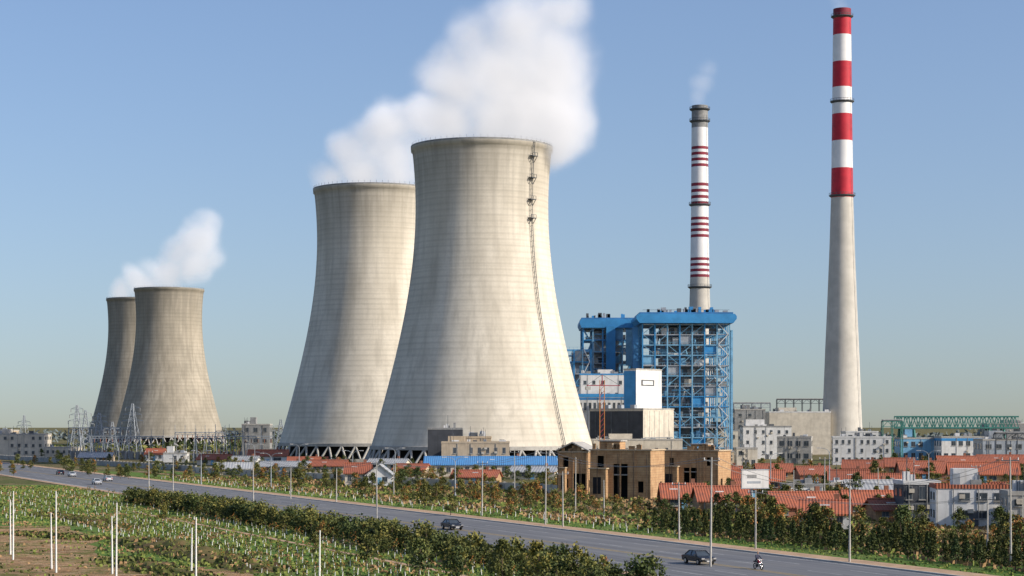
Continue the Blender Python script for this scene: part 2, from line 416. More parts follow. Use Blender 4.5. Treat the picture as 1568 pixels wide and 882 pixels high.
for top,bot in ((395,425),(333,364),(281,314),(225,256)):
    if cur>bot: secs.append((Z(cur),Z(bot),M['cwhite']))
    n=4; h=(bot-top)/(2*n-1); y=bot
    for i in range(2*n-1):
        secs.append((Z(y),Z(y-h),M['cdred'] if i%2==0 else M['cwhite'])); y-=h
    cur=top
secs+= [(Z(cur),Z(196),M['cwhite']),(Z(196),Z(162),M['concg'])]
chimney('striped_chimney',1071.5,1000,tab2,secs,[Z(440),Z(186),Z(168),Z(314)])

# ---------------------------------------------------------------- boiler house
def frame_block(b,x0,x1,y0,y1,z1,nx,ny,nz,rr):
    xs=[x0+(x1-x0)*i/nx for i in range(nx+1)]; ys=[y0+(y1-y0)*i/ny for i in range(ny+1)]; zs=[z1*i/nz for i in range(nz+1)]
    for i,x in enumerate(xs):
        for j,y in enumerate(ys): b.box(x-.3,x+.3,y-.3,y+.3,0,z1,M['blue'] if rr.random()<.5 else M['bluel'])
    for z in zs[1:]:
        for j,y in enumerate(ys): b.box(x0,x1,y-.2,y+.2,z-.45,z-.02,rr.choice([M['blue'],M['bluel'],M['steel'],M['bluel']]))
        for x in xs: b.box(x-.18,x+.18,y0,y1,z-.42,z-.05,M['bluel'])
        if rr.random()<.6: b.box(x0+.6,x1-.6,y0+rr.uniform(3,8),y1-1,z-.7,z-.47,M['steel'])
        b.box(x0,x1,y0-.06,y0+.02,z+1.0,z+1.1,M['bluel'])
        for k in range(int((x1-x0)/1.8)): b.box(x0+k*1.8,x0+k*1.8+.08,y0-.06,y0+.02,z,z+1.0,M['bluel'])
    for k in range(nz):
        for i in range(nx):
            r=rr.random()
            if r<.28: b.beam((xs[i],y0,zs[k]),(xs[i+1],y0,zs[k+1]),.25,M['bluel'])
            elif r<.5: b.beam((xs[i+1],y0,zs[k]),(xs[i],y0,zs[k+1]),.25,M['bluel'])
        for j in range(ny):
            if rr.random()<.5: b.beam((x1,ys[j],zs[k]),(x1,ys[j+1],zs[k+1]),.25,M['bluel'])
            if rr.random()<.5: b.beam((x0,ys[j],zs[k]),(x0,ys[j+1],zs[k+1]),.25,M['bluel'])
    b.box(x0+(x1-x0)*.25,x0+(x1-x0)*.75,y0+(y1-y0)*.3,y0+(y1-y0)*.8,z1*.16,z1-1,M['steel'])
    ms=[M['steel'],M['white'],M['bluel'],M['bluel'],M['concg'],M['dsteel'],M['cream'],M['steel'],M['conc']]
    for k in range(nz):
        for _ in range(8):
            w=rr.uniform(1,5); h=rr.uniform(.8,(z1/nz)*.7); x=rr.uniform(x0+1,x1-w-1); y=rr.uniform(y0+.5,y0+7)
            b.box(x,x+w,y,y+rr.uniform(1,3),zs[k]+.05,zs[k]+h,rr.choice(ms))
        for _ in range(2):
            x=rr.uniform(x0+2,x1-2); b.cyl((x,y0+rr.uniform(1,6),zs[k]),(x+rr.uniform(-3,3),y0+rr.uniform(1,6),min(z1-1,zs[k]+rr.uniform(4,14))),.4,.4,8,rr.choice(ms))
        x=rr.uniform(x0,x1-9); b.cyl((x,y0+rr.uniform(.8,4),zs[k]+2.6),(x+8,y0+rr.uniform(.8,4),zs[k]+2.6),.35,.35,8,rr.choice(ms))
        i=rr.randrange(nx)
        if rr.random()<.6: b.box(xs[i]+.35,xs[i+1]-.35,y0+.3,y0+.36,zs[k]+.2,zs[k+1]-.6,rr.choice([M['bluel'],M['blue'],M['steel']]))
    for k in range(nz):
        xa,xb=(xs[-2]+.6,xs[-1]-.6) if k%2 else (xs[-1]-.6,xs[-2]+.6)
        b.beam((xa,y0-.5,zs[k]),(xb,y0-.5,zs[k+1]),.3,M['white'])
def hood(b,x0,x1,y0,y1,z0,z1,ov):
    pts=[(x0-ov*.5,z0),(x1+ov*.5,z0),(x1+ov,z0+(z1-z0)*.45),(x1+ov,z1-1.0),(x1+ov*.7,z1),(x0-ov*.7,z1),(x0-ov,z1-1.0),(x0-ov,z0+(z1-z0)*.45)]
    b.prism(pts,y0-ov,y1+ov,M['blue'])
    b.box(x0-ov*.5,x1+ov*.5,y0-ov+1.2,y1+ov-1,z1,z1+.8,M['blued'])
rr=random.Random(3)
b=B(); D=890; sx=lambda p,d=D: gx(p,d)
x0,x1=sx(984),sx(1117); zr=gz(481,D)
frame_block(b,x0,x1,D,D+34,gz(496,D),7,4,13,rr)
hood(b,x0,x1,D,D+34,gz(495,D),zr,3.0)
for _ in range(26):
    x=rr.uniform(x0,x1); h=rr.uniform(.8,2.8); b.box(x,x+rr.uniform(.5,2.2),D+3,D+6,zr+.8,zr+.8+h,rr.choice([M['dsteel'],M['steel'],M['blue']]))
b.box(x0,x1,D-.05,D+.5,zr+1.9,zr+2.0,M['dsteel'])
b.box(sx(970),sx(978),D+2,D+9,0,gz(500,D),M['blued'])
b.box(sx(1120),sx(1123),D+2,D+5,0,gz(505,D),M['bluel'])
b.make('boiler_house')
b=B(); D2=930; s2=lambda p: gx(p,D2); x0,x1=s2(893),s2(968); zr=gz(489,D2)
frame_block(b,x0,x1,D2,D2+30,gz(502,D2),5,3,11,rr)
hood(b,x0,x1,D2,D2+30,gz(502,D2),zr,1.6)
b.box(s2(928),s2(942),D2-2.5,D2-.6,0,gz(500,D2),M['blue'])
for _ in range(12):
    x=rr.uniform(x0,x1-2); h=rr.uniform(.8,2.5); b.box(x,x+rr.uniform(.5,2),D2+3,D2+6,zr+.8,zr+.8+h,rr.choice([M['dsteel'],M['steel'],M['blue']]))
b.box(s2(958),s2(972),D2-3,D2-1,gz(560,D2),gz(505,D2),M['bluel'])
b.make('boiler_house')
b=B(); x0,x1=gx(866,900),gx(905,900)
frame_block(b,x0,x1,900,912,gz(535,900),3,2,9,rr)
b.make('conveyor_tower')

# generic facades
def windows(b,x0,x1,z0,z1,y,nx,nz,fr=.5,hf=.5,m=None,q=None):
    cw=(x1-x0)/nx; ch=(z1-z0)/nz
    for i in range(nx):
        for k in range(nz):
            if q and q.random()<.2: continue
            cx=x0+cw*(i+.5); cz=z0+ch*(k+.55); w=cw*fr/2; h=ch*hf/2
            b.box(cx-w-.08,cx+w+.08,y-.06,y+.05,cz-h-.08,cz+h+.08,M['concg'])
            b.box(cx-w,cx-.04,y-.075,y+.02,cz-h,cz+h,m or M['glass']); b.box(cx+.04,cx+w,y-.075,y+.02,cz-h,cz+h,m or M['glass'])
            b.box(cx-w-.15,cx+w+.15,y-.2,y+.03,cz-h-.2,cz-h-.09,M['conc'])
def windows_side(b,y0,y1,z0,z1,x,ny,nz):
    cw=(y1-y0)/ny; ch=(z1-z0)/nz
    for i in range(ny):
        for k in range(nz):
            cy=y0+cw*(i+.5); cz=z0+ch*(k+.55); w=cw*.22; h=ch*.22
            b.box(x-.07,x+.07,cy-w,cy+w,cz-h,cz+h,M['glass'])
def flatb(name,x0,x1,yt,yb,wall,nx=4,nz=2,dep=12,rot=0,trim=None,par=.6,clut=2,win=True,roofm=None,d=None,frx=None,hfz=None,band=None):
    d=d or gd(yb); X0,X1=gx(x0,d),gx(x1,d); h=gz(yt,d); w=X1-X0
    q=random.Random(int(x0*7+yt)); frx=frx or q.uniform(.3,.55); hfz=hfz or q.uniform(.3,.45)
    b=B(); t=trim or M['conc']
    b.box(-w/2,w/2,0,dep,0,h-par,wall)
    for a in ((-w/2-.1,w/2+.1,-.1,.2),(-w/2-.1,w/2+.1,dep-.2,dep+.1),(-w/2-.1,-w/2+.2,.2,dep-.2),(w/2-.2,w/2+.1,.2,dep-.2)): b.box(a[0],a[1],a[2],a[3],h-par,h,t)
    b.box(-w/2+.2,w/2-.2,.2,dep-.2,h-par,h-par+.1,roofm or M['concg'])
    if win:
        windows(b,-w/2+.3,w/2-.3,0.3,h-par,0,nx,nz,frx,hfz,q=q)
        windows_side(b,.5,dep-.5,.3,h-par,w/2,max(2,int(dep/4)),nz); windows_side(b,.5,dep-.5,.3,h-par,-w/2,max(2,int(dep/4)),nz)
        b.box(-.7,.7,-.12,.03,0,2.2,M['dsteel'])
        for _ in range(3):
            x=q.uniform(-w/2,w/2); b.cyl((x,-.12,.2),(x,-.12,h-par),.07,.07,6,M['concg'])
            x=q.uniform(-w/2+.5,w/2-1); z=q.uniform(h*.3,h*.8); b.box(x,x+.8,-.45,-.09,z,z+.6,M['cream'])
    if band: b.box(-w/2-.05,w/2+.05,-.05,dep+.05,h-par-1.2,h-par-.2,band)
    if q.random()<.6 and w>9:
        a=q.uniform(-w/2+1,0); c=a+w*q.uniform(.2,.4); b.box(a,c,dep*.3,dep*.8,h-par+.1,h+q.uniform(1.5,3.2),wall)
    for _ in range(clut*2):
        x=q.uniform(-w/2+.5,w/2-2.5); y=q.uniform(.5,dep*.5); ww=q.uniform(.5,2.2)
        b.box(x,x+ww,y,y+ww,h-par+.1,h+q.uniform(.2,1.6),q.choice([M['white'],M['concg'],M['steel'],M['dsteel']]))
        if q.random()<.5: b.beam((x+.5,y,h-par),(x+.5,y,h+q.uniform(1.5,4)),.1,M['dsteel'])
    return b.make(name,((X0+X1)/2,d,0),rot)
def gable(name,x0,x1,yridge,yeave,yb,wall,roof,dep=7,rot=0,nx=4,d=None,side=False):
    d=d or gd(yb); X0,X1=gx(x0,d),gx(x1,d); w=X1-X0; he=gz(yeave,d); hr=gz(yridge,d)
    he=max(he,1.8); hr=max(hr,he+1)
    b=B(); q=random.Random(int(x0*3+yb))
    if side:
        b.prism([(-w/2,0),(w/2,0),(w/2,he),(0,hr),(-w/2,he)],0,dep,wall)
        for s in (-1,1):
            b.add([(0,-.5,hr+.02),(s*(w/2+.5),-.5,he-.35),(s*(w/2+.5),dep+.5,he-.35),(0,dep+.5,hr+.02),(0,-.5,hr+.25),(s*(w/2+.5),-.5,he-.12),(s*(w/2+.5),dep+.5,he-.12),(0,dep+.5,hr+.25)],
                [(0,1,2,3),(4,5,6,7),(0,1,5,4),(1,2,6,5),(2,3,7,6),(3,0,4,7)],roof)
    else:
        b.prismx([(0,0),(dep,0),(dep,he),(dep/2,hr),(0,he)],-w/2,w/2,wall)
        for s,ye in ((-1,-.5),(1,dep+.5)):
            b.add([(-w/2-.4,dep/2,hr+.02),(w/2+.4,dep/2,hr+.02),(w/2+.4,ye,he-.3),(-w/2-.4,ye,he-.3),(-w/2-.4,dep/2,hr+.25),(w/2+.4,dep/2,hr+.25),(w/2+.4,ye,he-.07),(-w/2-.4,ye,he-.07)],
                [(0,1,2,3),(4,5,6,7),(0,1,5,4),(1,2,6,5),(2,3,7,6),(3,0,4,7)],roof)
        b.cyl((-w/2-.4,dep/2,hr+.25),(w/2+.4,dep/2,hr+.25),.18,.18,8,roof)
        b.box(w*.2,w*.2+.7,dep*.6,dep*.6+.7,hr-1,hr+1.1,M['brickr'])
        x=q.uniform(-w*.35,w*.1); b.beam((x,dep*.3,he+(hr-he)*.6+.1),(x+1.4,dep*.3,he+(hr-he)*.6+.1),.4,M['white']); 
    windows(b,-w/2+.3,w/2-.3,.3,he,0,nx,1,.4,.45)
    b.box(-.5,.5,-.1,.03,0,min(2.1,he-.2),M['bluel'])
    return b.make(name,((X0+X1)/2,d,0),rot)
def open_wall(b,x0,x1,y0,y1,z0,z1,ops,m):
    xs=sorted(set([x0,x1]+[v for o in ops for v in o[:2]])); zs=sorted(set([z0,z1]+[v for o in ops for v in o[2:]]))
    for a,c in zip(xs,xs[1:]):
        for e,g in zip(zs,zs[1:]):
            mx=(a+c)/2;mz=(e+g)/2
            if any(o[0]<mx<o[1] and o[2]<mz<o[3] for o in ops): continue
            b.box(a,c,y0,y1,e,g,m)
def brick_house(name,px,yb,w,dep,h,rot,seed,tower=None,roof=None,bigf=1.45):
    q=random.Random(seed); d=gd(yb); b=B(); nst=2; sh=h/nst; m=M['brick']
    def ops(W,big):
        o=[]; n=max(2,int(W/3.4)); cw=W/n
        for k in range(nst):
            for i in range(n):
                if k==0 and big is not None and i==big: continue
                c=-W/2+cw*(i+.5)
                if q.random()<.7: 
                    ww=q.uniform(.4,.8); o.append((c-ww,c+ww,k*sh+1.3,k*sh+sh-q.uniform(1.0,1.6)))
        if big is not None:
            c=-W/2+cw*(big+.5); o=[p for p in o if not (p[0]<c+1.7 and p[1]>c-1.7 and p[2]<sh*2)]; o.append((c-1.5,c+1.5,0,sh*bigf))
        return o
    n=max(2,int(w/3.4)); open_wall(b,-w/2,w/2,0,.35,0,h,ops(w,n//2),m)
    open_wall(b,-w/2,w/2,dep-.35,dep,0,h,ops(w,None),m)
    sM=b.M
    for s in (-1,1):
        b.M=Matrix.Translation((s*(w/2-.18),dep/2,0))@Matrix.Rotation(math.pi/2,4,'Z')
        open_wall(b,-dep/2+.35,dep/2-.35,-.17,.17,0,h-.01,ops(dep-.7,None),m)
    b.M=sM
    b.box(-w/2+.4,w/2-.4,.36,dep-.36,sh-.14,sh+.06,M['conc'])
    b.box(-w/2-.25,w/2+.25,-.25,dep+.25,h,h+.25,M['beige'])
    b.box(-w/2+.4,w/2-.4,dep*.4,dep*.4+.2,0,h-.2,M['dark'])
    for _ in range(7):
        x=q.uniform(-w/2,w/2-1.2); b.box(x,x+q.uniform(.4,1.6),-.02,.33,h+.25,h+q.uniform(.5,1.6),m)
    for k in range(int(w/3)+1):
        x=-w/2+.15+k*(w-.3)/(int(w/3)); b.box(x-.15,x+.15,-.12,-.001,0,h-.01,m)
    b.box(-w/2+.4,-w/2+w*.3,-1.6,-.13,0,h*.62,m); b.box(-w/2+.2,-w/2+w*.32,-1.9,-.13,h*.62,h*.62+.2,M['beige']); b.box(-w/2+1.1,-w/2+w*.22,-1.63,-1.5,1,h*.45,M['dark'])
    if tower:
        tx,tw,th=tower; open_wall(b,tx,tx+tw,.5,.85,h+.26,h+th,[(tx+tw*.3,tx+tw*.7,h+.6,h+th-.4)],m)
        b.box(tx,tx+.35,.85,4,h+.26,h+th,m); b.box(tx+tw-.35,tx+tw,.85,4,h+.26,h+th,m); b.box(tx-.3,tx+tw+.3,.2,4.3,h+th,h+th+.22,M['conc'])
    if roof:
        b.prism([(-w/2-.5,h+.26),(0,h+roof+.2),(w/2+.5,h+.26),(w/2+.5,h+.5),(0,h+roof+.5),(-w/2-.5,h+.5)],-.6,dep+.4,M['conc'])
    for _ in range(5):
        x=q.uniform(-w/2,w/2); b.beam((x,-2.1,0),(x+q.uniform(-.3,.3),-2.1,h+q.uniform(-2,1)),.1,M['bark'])
    X=gx(px,d); return b.make(name,(X,d,0),rot)
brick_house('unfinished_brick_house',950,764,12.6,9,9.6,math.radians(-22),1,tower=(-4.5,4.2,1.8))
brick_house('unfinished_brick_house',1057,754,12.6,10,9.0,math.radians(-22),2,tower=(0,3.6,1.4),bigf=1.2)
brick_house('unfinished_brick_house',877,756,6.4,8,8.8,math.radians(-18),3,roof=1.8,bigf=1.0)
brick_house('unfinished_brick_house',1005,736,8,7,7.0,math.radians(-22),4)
def corner_block(name,xl,xc,xr,yt,d,a,ml,mr,par=.5,extra=None):
    a=math.radians(a); w1=(xc-xl)*d/F/math.cos(a); w2=(xr-xc)*d/F/math.sin(a); h=gz(yt,d); b=B()
    b.box(-w1,0,0,w2,0,h-par,mr)
    b.box(-w1+.2,-.2,-.04,-.001,.6,h-par-.6,ml)
    b.box(-w1-.15,.15,-.15,w2+.15,h-par,h,M['conc'])
    if extra: extra(b,w1,w2,h)
    return b.make(name,(gx(xc,d),d,0),-a)
def ex1(b,w1,w2,h):
    for k in range(3): b.box(-w1*.9+k*w1*.3,-w1*.9+k*w1*.3+.4,-.1,-.045,.6,h-1.4,M['dsteel'])
    for k in range(6): b.box(.0,.05,1+k*w2/6.4,1+k*w2/6.4+.2,.5,h-1,M['concg'])
    b.box(.0,.06,1,w2-1,h*.45,h*.45+.5,M['concg'])
    for k in range(3): b.box(-w1*.8+k*6,-w1*.8+k*6+2,3,5,h,h+1.4,M['steel'])
corner_block('machine_hall',905,985,1038,625,760,35,M['panel'],M['cream'],extra=ex1)
def ex2(b,w1,w2,h):
    b.box(-w1*.98,-w1*.15,-.12,-.05,1,h-1,M['blue'])
    b.box(.002,.06,w2*.2,w2*.7,h-7,h-4.6,M['panel']); b.box(.061,.1,w2*.25,w2*.65,h-6.6,h-5,M['white'])
corner_block('control_building',956,974,1018,564,800,35,M['blue'],M['white'],extra=ex2)
flatb('turbine_hall',884,960,603,700,M['white'],10,3,20,0,d=830,trim=M['blue'],par=1.4,band=M['blued'])
flatb('bunker_building',888,958,572,700,M['white'],5,5,10,0,d=852,trim=M['blue'],clut=4,frx=.3,hfz=.2)
flatb('plant_office',905,1045,672,708,M['cream'],9,1,8,0,d=735,clut=5,frx=.25,hfz=.25)
b=B(); dd=720; xx=gx(922,dd); zt=gz(582,dd)
for s in (-.9,.9):
    b.beam((s,0,0),(s,0,zt),.22,M['lfy'])
for k in range(16):
    b.beam((-.9,0,zt*k/16),(.9,0,zt*(k+1)/16),.13,M['cdred'])
b.beam((-6,0,zt-2),(7,0,zt-2),.3,M['cdred']); b.beam((0,0,zt+2),(7,0,zt-2),.12,M['dsteel']); b.beam((0,0,zt+2),(-6,0,zt-2),.12,M['dsteel']); b.beam((0,0,zt-2),(0,0,zt+2),.3,M['cdred'])
b.box(-6.4,-4.6,-.6,.6,zt-3.6,zt-2.4,M['concg'])
b.make('tower_crane',(xx,dd,0),.3)
W=M['white']
flatb('workshop',1050,1130,658,700,M['cream'],7,2,14,trim=M['concg'],clut=6,frx=.3,hfz=.3)
flatb('workshop',1125,1172,626,698,M['concg'],3,4,14,clut=5,frx=.3,hfz=.25)
flatb('ash_silo_building',1178,1272,630,696,M['cream'],4,1,25,win=False,clut=4,trim=W)
flatb('workshop',1138,1212,652,703,W,6,3,12,clut=3,trim=M['concg'],frx=.3,hfz=.3)
flatb('workshop',1190,1242,668,710,M['conc'],4,2,9,rot=-.2)
flatb('office_building',1276,1364,668,712,W,9,3,12,rot=-.12,trim=W,clut=4,frx=.35,hfz=.4)
flatb('office_building',1295,1345,660,706,W,4,3,12,trim=W)
flatb('warehouse',1380,1440,670,708,M['bluel'],5,2,14,clut=1)
flatb('warehouse',1442,1512,668,709,W,6,2,14,band=M['blue'],clut=2)
flatb('warehouse',1505,1600,672,716,M['steel'],6,2,14,clut=5)
flatb('warehouse',1512,1620,648,692,M['concg'],6,2,14,clut=5)
flatb('pump_house',1128,1160,685,716,M['cream'],3,2,8)
flatb('pump_house',1100,1126,690,712,M['beige'],2,1,8)
def rack(name,x0,x1,yt,yb,n=6,m=None):
    d=gd(yb);X0,X1=gx(x0,d),gx(x1,d);h=gz(yt,d);b=B(); m=m or M['steel']
    for i in range(n+1):
        x=X0+(X1-X0)*i/n
        for y in (0,3): b.beam((x,y,0),(x,y,h),.3,m)
        b.beam((x,0,h-.2),(x,3,h-.2),.3,m)
    for y in (0,3): b.beam((X0,y,h),(X1,y,h),.3,m); b.beam((X0,y,h-2),(X1,y,h-2),.2,m)
    for i in range(n):
        xa=X0+(X1-X0)*i/n;xb=X0+(X1-X0)*(i+1)/n; b.beam((xa,0,h-2),((xa+xb)/2,0,h),.18,m); b.beam(((xa+xb)/2,0,h),(xb,0,h-2),.18,m)
    for y in (.7,1.5,2.3): b.cyl((X0,y,h+.4),(X1,y,h+.4),.3,.3,8,M['concg'])
    return b.make(name,(0,d,0))
rack('pipe_rack',1110,1180,618,694,5); rack('pipe_rack',1190,1268,612,694,6,M['dsteel'])
rack('pipe_rack',1015,1110,640,700,6,M['bluel']); rack('pipe_rack',870,905,560,700,3,M['dsteel'])
b=B(); d=790; X0,X1=gx(1373,d),gx(1560,d); zt=gz(638,d); zb=gz(655,d)
for y in (0,5):
    b.beam((X0,y,zt),(X1,y,zt),.6,M['green']); b.beam((X0,y,zb),(X1,y,zb),.6,M['green'])
    n=16
    for i in range(n):
        xa=X0+(X1-X0)*i/n; xb=X0+(X1-X0)*(i+1)/n; xm=(xa+xb)/2
        b.beam((xa,y,zb),(xm,y,zt),.3,M['green']); b.beam((xm,y,zt),(xb,y,zb),.3,M['green']); b.beam((xa,y,zb),(xa,y,zt),.25,M['green'])
b.box(X0,X1,0,5,zb-.5,zb-.31,M['concg'])
for x in (X0+2,X0+7,X1-12,X1-6):
    for y in (-1,6): b.beam((x,2.5+(y-2.5)*.6,zb),(x+(1 if x>X0+4 else -1),y,0),.7,M['green'])
for a,c in ((X0+2,X0+7),(X1-12,X1-6)):
    for z in (3,7): b.beam((a,-.6,z),(c,-.6,z),.35,M['green'])
    b.beam((a,-.6,0),(c,-.6,7),.25,M['green']); b.beam((c,-.6,7),(a,-.6,zb),.25,M['green'])
b.box(X0+3,X0+6,-1.6,2,zb-3.6,zb-.6,M['bluel'])
b.make('gantry_crane',(0,d,0))
rack('conveyor_gallery',1352,1382,645,712,2,M['green'])
rack('conveyor_gallery',1525,1640,664,716,7,M['dsteel'])
flatb('substation_building',655,708,655,724,M['panel'],4,3,9,clut=2,win=False,d=600,trim=M['concg'])
flatb('beige_office',676,780,676,728,M['beige'],8,2,10,d=575,trim=M['beige'],clut=4,frx=.3,hfz=.35)
flatb('beige_office',712,752,668,728,M['beige'],3,3,9,d=588,trim=M['beige'],clut=3,frx=.3,hfz=.35)
gable('blue_roof_shed',650,852,701,711,724,M['cream'],M['tileb'],dep=12,nx=14,d=560)
gable('white_cottage',562,600,712,727,744,M['white'],M['tileg'],dep=8,nx=2,side=True,d=470)
gable('red_roof_house',528,566,711,724,744,M['cream'],M['tile'],dep=7,nx=3,d=472)
flatb('boiler_annex',370,413,649,705,M['concg'],3,3,10,d=900)
flatb('white_block',-20,68,664,700,M['cream'],8,3,14,clut=6,frx=.35,hfz=.4)
flatb('apartment_block',-60,20,658,690,M['beige'],8,4,14,clut=3)
flatb('low_store',68,120,684,700,M['cream'],6,1,8)
gable('red_roof_house',222,250,688,695,706,M['white'],M['tile'],dep=8,nx=3)
flatb('white_gatehouse',250,286,693,708,W,3,1,6)
for i,(a,c,yr,ye,yb,wl,rf) in enumerate([
  (300,350,697,703,712,'cream','tile'),(352,392,700,705,716,'white','tileg'),(380,440,690,698,712,'white','tile'),
  (392,470,708,714,724,'cream','tileg'),(470,528,706,713,724,'cream','tile'),(440,500,701,707,716,'beige','tile'),
  (120,170,694,700,708,'beige','tileg'),(600,650,712,719,732,'beige','tile'),(560,620,704,710,720,'cream','tileg'),
  (780,850,716,722,734,'cream','tileg'),(330,385,710,717,727,'cream','tileg'),(690,760,722,730,742,'brick','tile'),
  (1015,1082,744,762,782,'brickr','tile'),(1070,1150,748,766,786,'brick','tile'),
  (1120,1200,722,736,752,'brickr','tile'),(1270,1330,722,738,752,'brickr','tile'),
  (1186,1290,757,775,796,'brickr','tile'),(1296,1388,755,772,790,'brick','tile'),
  (1225,1300,770,786,812,'white','tile'),
  (1380,1450,708,724,738,'brickr','tile'),(1455,1560,710,726,742,'brick','tile'),
  (1330,1400,728,744,760,'brickr','tile'),(1520,1600,742,756,772,'brickr','tile'),
  (1440,1500,700,714,728,'cream','tile'),(1300,1385,738,750,764,'cream','tileg'),
  (1160,1215,712,722,734,'brick','tile'),(1225,1275,716,726,740,'brickr','tile'),(1290,1350,706,717,728,'cream','tile'),
  (1355,1400,703,714,726,'brick','tile'),(1500,1570,698,709,722,'brickr','tile'),(1130,1180,736,748,762,'brick','tile'),
  (1340,1420,768,782,798,'brick','tile'),(1090,1135,716,726,740,'cream','tile')]):
    gable('red_roof_house' if rf=='tile' else 'grey_roof_house',a,c,yr,ye,yb,M[wl],M[rf],dep=8 if yb<750 else 7,rot=R.uniform(-.25,.1),nx=max(2,int((c-a)/25)))
flatb('white_villa',1202,1260,741,768,W,4,1,7,trim=M['concg'],frx=.5)
flatb('white_villa',1434,1546,742,806,W,4,2,8,rot=-.1,frx=.6,hfz=.4,trim=M['tile'],clut=2)
flatb('glazed_house',1384,1440,736,800,M['panel'],5,2,8,frx=.85,hfz=.7,trim=W,clut=1)
flatb('concrete_house',1545,1620,752,812,M['conc'],3,2,8,rot=-.1)
flatb('brick_store',1270,1300,738,756,M['brick'],2,1,6)
def wall(name,p0,p1,h,m):
    b=B(); p0=Vector(p0+(0,));p1=Vector(p1+(0,)); L=(p1-p0).length; n=int(L/4)
    d=(p1-p0)/L; nr=Vector((-d.y,d.x,0))*.12
    a=[p0-nr,p0+nr,p1+nr,p1-nr]; b.add([tuple(x) for x in a]+[tuple(x+Vector((0,0,h))) for x in a],[(4,5,6,7),(0,1,5,4),(1,2,6,5),(2,3,7,6),(3,0,4,7)],m)
    for i in range(n+1):
        q=p0+d*(L*i/n); b.box(q.x-.25,q.x+.25,q.y-.25,q.y+.25,0,h+.2,M['conc'])
    return b.make(name)
wall('boundary_wall',gp(300,724),gp(860,756),1.8,M['cream'])
wall('boundary_wall',gp(-20,702),gp(300,722),1.8,M['conc'])
wall('boundary_wall',gp(1080,786),gp(1200,800),1.7,M['brick'])

# ---------------------------------------------------------------- pylons, poles, lamps
def pylon(name,px,d,ytop,w,arms=3):
    h=gz(ytop,d); b=B(); m=M['steel']
    def cn(z): t=z/h; return w/2*(1-t)**1.1+.35
    zs=[h*(1-(1-i/9)**1.25) for i in range(10)]
    for i in range(9):
        a,c=cn(zs[i]),cn(zs[i+1])
        for sx_,sy_ in ((-1,-1),(1,-1),(1,1),(-1,1)): b.beam((sx_*a,sy_*a,zs[i]),(sx_*c,sy_*c,zs[i+1]),.2,m)
        for s in (-1,1):
            b.beam((-a,s*a,zs[i]),(c,s*c,zs[i+1]),.13,m); b.beam((a,s*a,zs[i]),(-c,s*c,zs[i+1]),.13,m); b.beam((s*a,-a,zs[i]),(s*c,c,zs[i+1]),.13,m)
    for k in range(arms):
        z=h*(.68+.12*k); L=w*(.75-.12*k)
        for s in (-1,1):
            b.beam((0,0,z),(s*L,0,z),.2,m); b.beam((0,0,z+h*.05),(s*L,0,z),.15,m); b.cyl((s*L,0,z),(s*L,0,z-1.6),.18,.18,6,M['concg'])
    return b.make(name,(gx(px,d),d,0),R.uniform(-.4,.4))
pylon('lattice_pylon',203,900,618,7); pylon('lattice_pylon',118,980,620,6); pylon('lattice_pylon',152,860,632,6)
pylon('lattice_pylon',131,1050,628,6); pylon('lattice_pylon',37,1300,636,7,2); pylon('lattice_pylon',430,1000,642,6,2)
pylon('lattice_pylon',172,980,646,6,2)
def gantry(name,x0,x1,yt,d,n):
    b=B(); X0,X1=gx(x0,d),gx(x1,d); h=gz(yt,d); m=M['steel']
    for i in range(n+1):
        x=X0+(X1-X0)*i/n
        b.beam((x-.9,0,0),(x,0,h),.22,m); b.beam((x+.9,0,0),(x,0,h),.22,m); b.beam((x,0,h),(x,0,h+3),.15,m)
    b.beam((X0,0,h),(X1,0,h),.3,m); b.beam((X0,0,h-1),(X1,0,h-1),.2,m)
    for i in range(n*4):
        x=X0+(X1-X0)*i/(n*4); b.beam((x,0,h-1 if i%2 else h),(x+(X1-X0)/(n*4),0,h if i%2 else h-1),.15,m)
    for i in range(n*2):
        x=X0+(X1-X0)*(i+.5)/(n*2); b.cyl((x,0,h-1),(x,0,h-2.6),.16,.16,6,M['brickr']); b.box(x-.8,x+.8,2,4,0,3.2,M['concg']); b.cyl((x,3,3.2),(x,3,5),.15,.15,6,M['brickr'])
    return b.make(name,(0,d,0))
gantry('substation_gantry',268,345,662,800,5); gantry('substation_gantry',300,420,668,760,6); gantry('substation_gantry',105,200,655,880,6); gantry('substation_gantry',140,250,668,840,6)
gantry('substation_gantry',330,372,660,860,2)
def pole_mesh(h,arms=1,r=.14,m=None):
    b=B(); m=m or M['conc']; b.cyl((0,0,0),(0,0,h),r*1.25,r*.7,10,m)
    for k in range(arms):
        z=h-.35-k*.8; b.box(-.9,.9,-.05,.05,z-.05,z+.05,M['dsteel'])
        for x in (-.8,.8): b.cyl((x,0,z+.06),(x,0,z+.32),.06,.04,6,M['white'])
    return b
def pole(name,x,yt,yb,arms=1,r=.14,m=None,rot=0):
    d=gd(yb); h=gz(yt,d); o=pole_mesh(h,arms,r,m).make(name,(gx(x,d),d,0),rot); o.rotation_euler[0]=R.uniform(-.01,.01); o.rotation_euler[1]=R.uniform(-.012,.012); return o
for x,yt,yb,ar in [(20,752,858,0),(16,765,850,0),(86,752,878,0),(79,785,872,0),(178,770,884,0),(172,790,880,0),(300,792,892,0),(293,808,886,0),(489,812,900,0)]:
    pole('white_utility_pole',x,yt,yb,ar,.08,M['lime'])
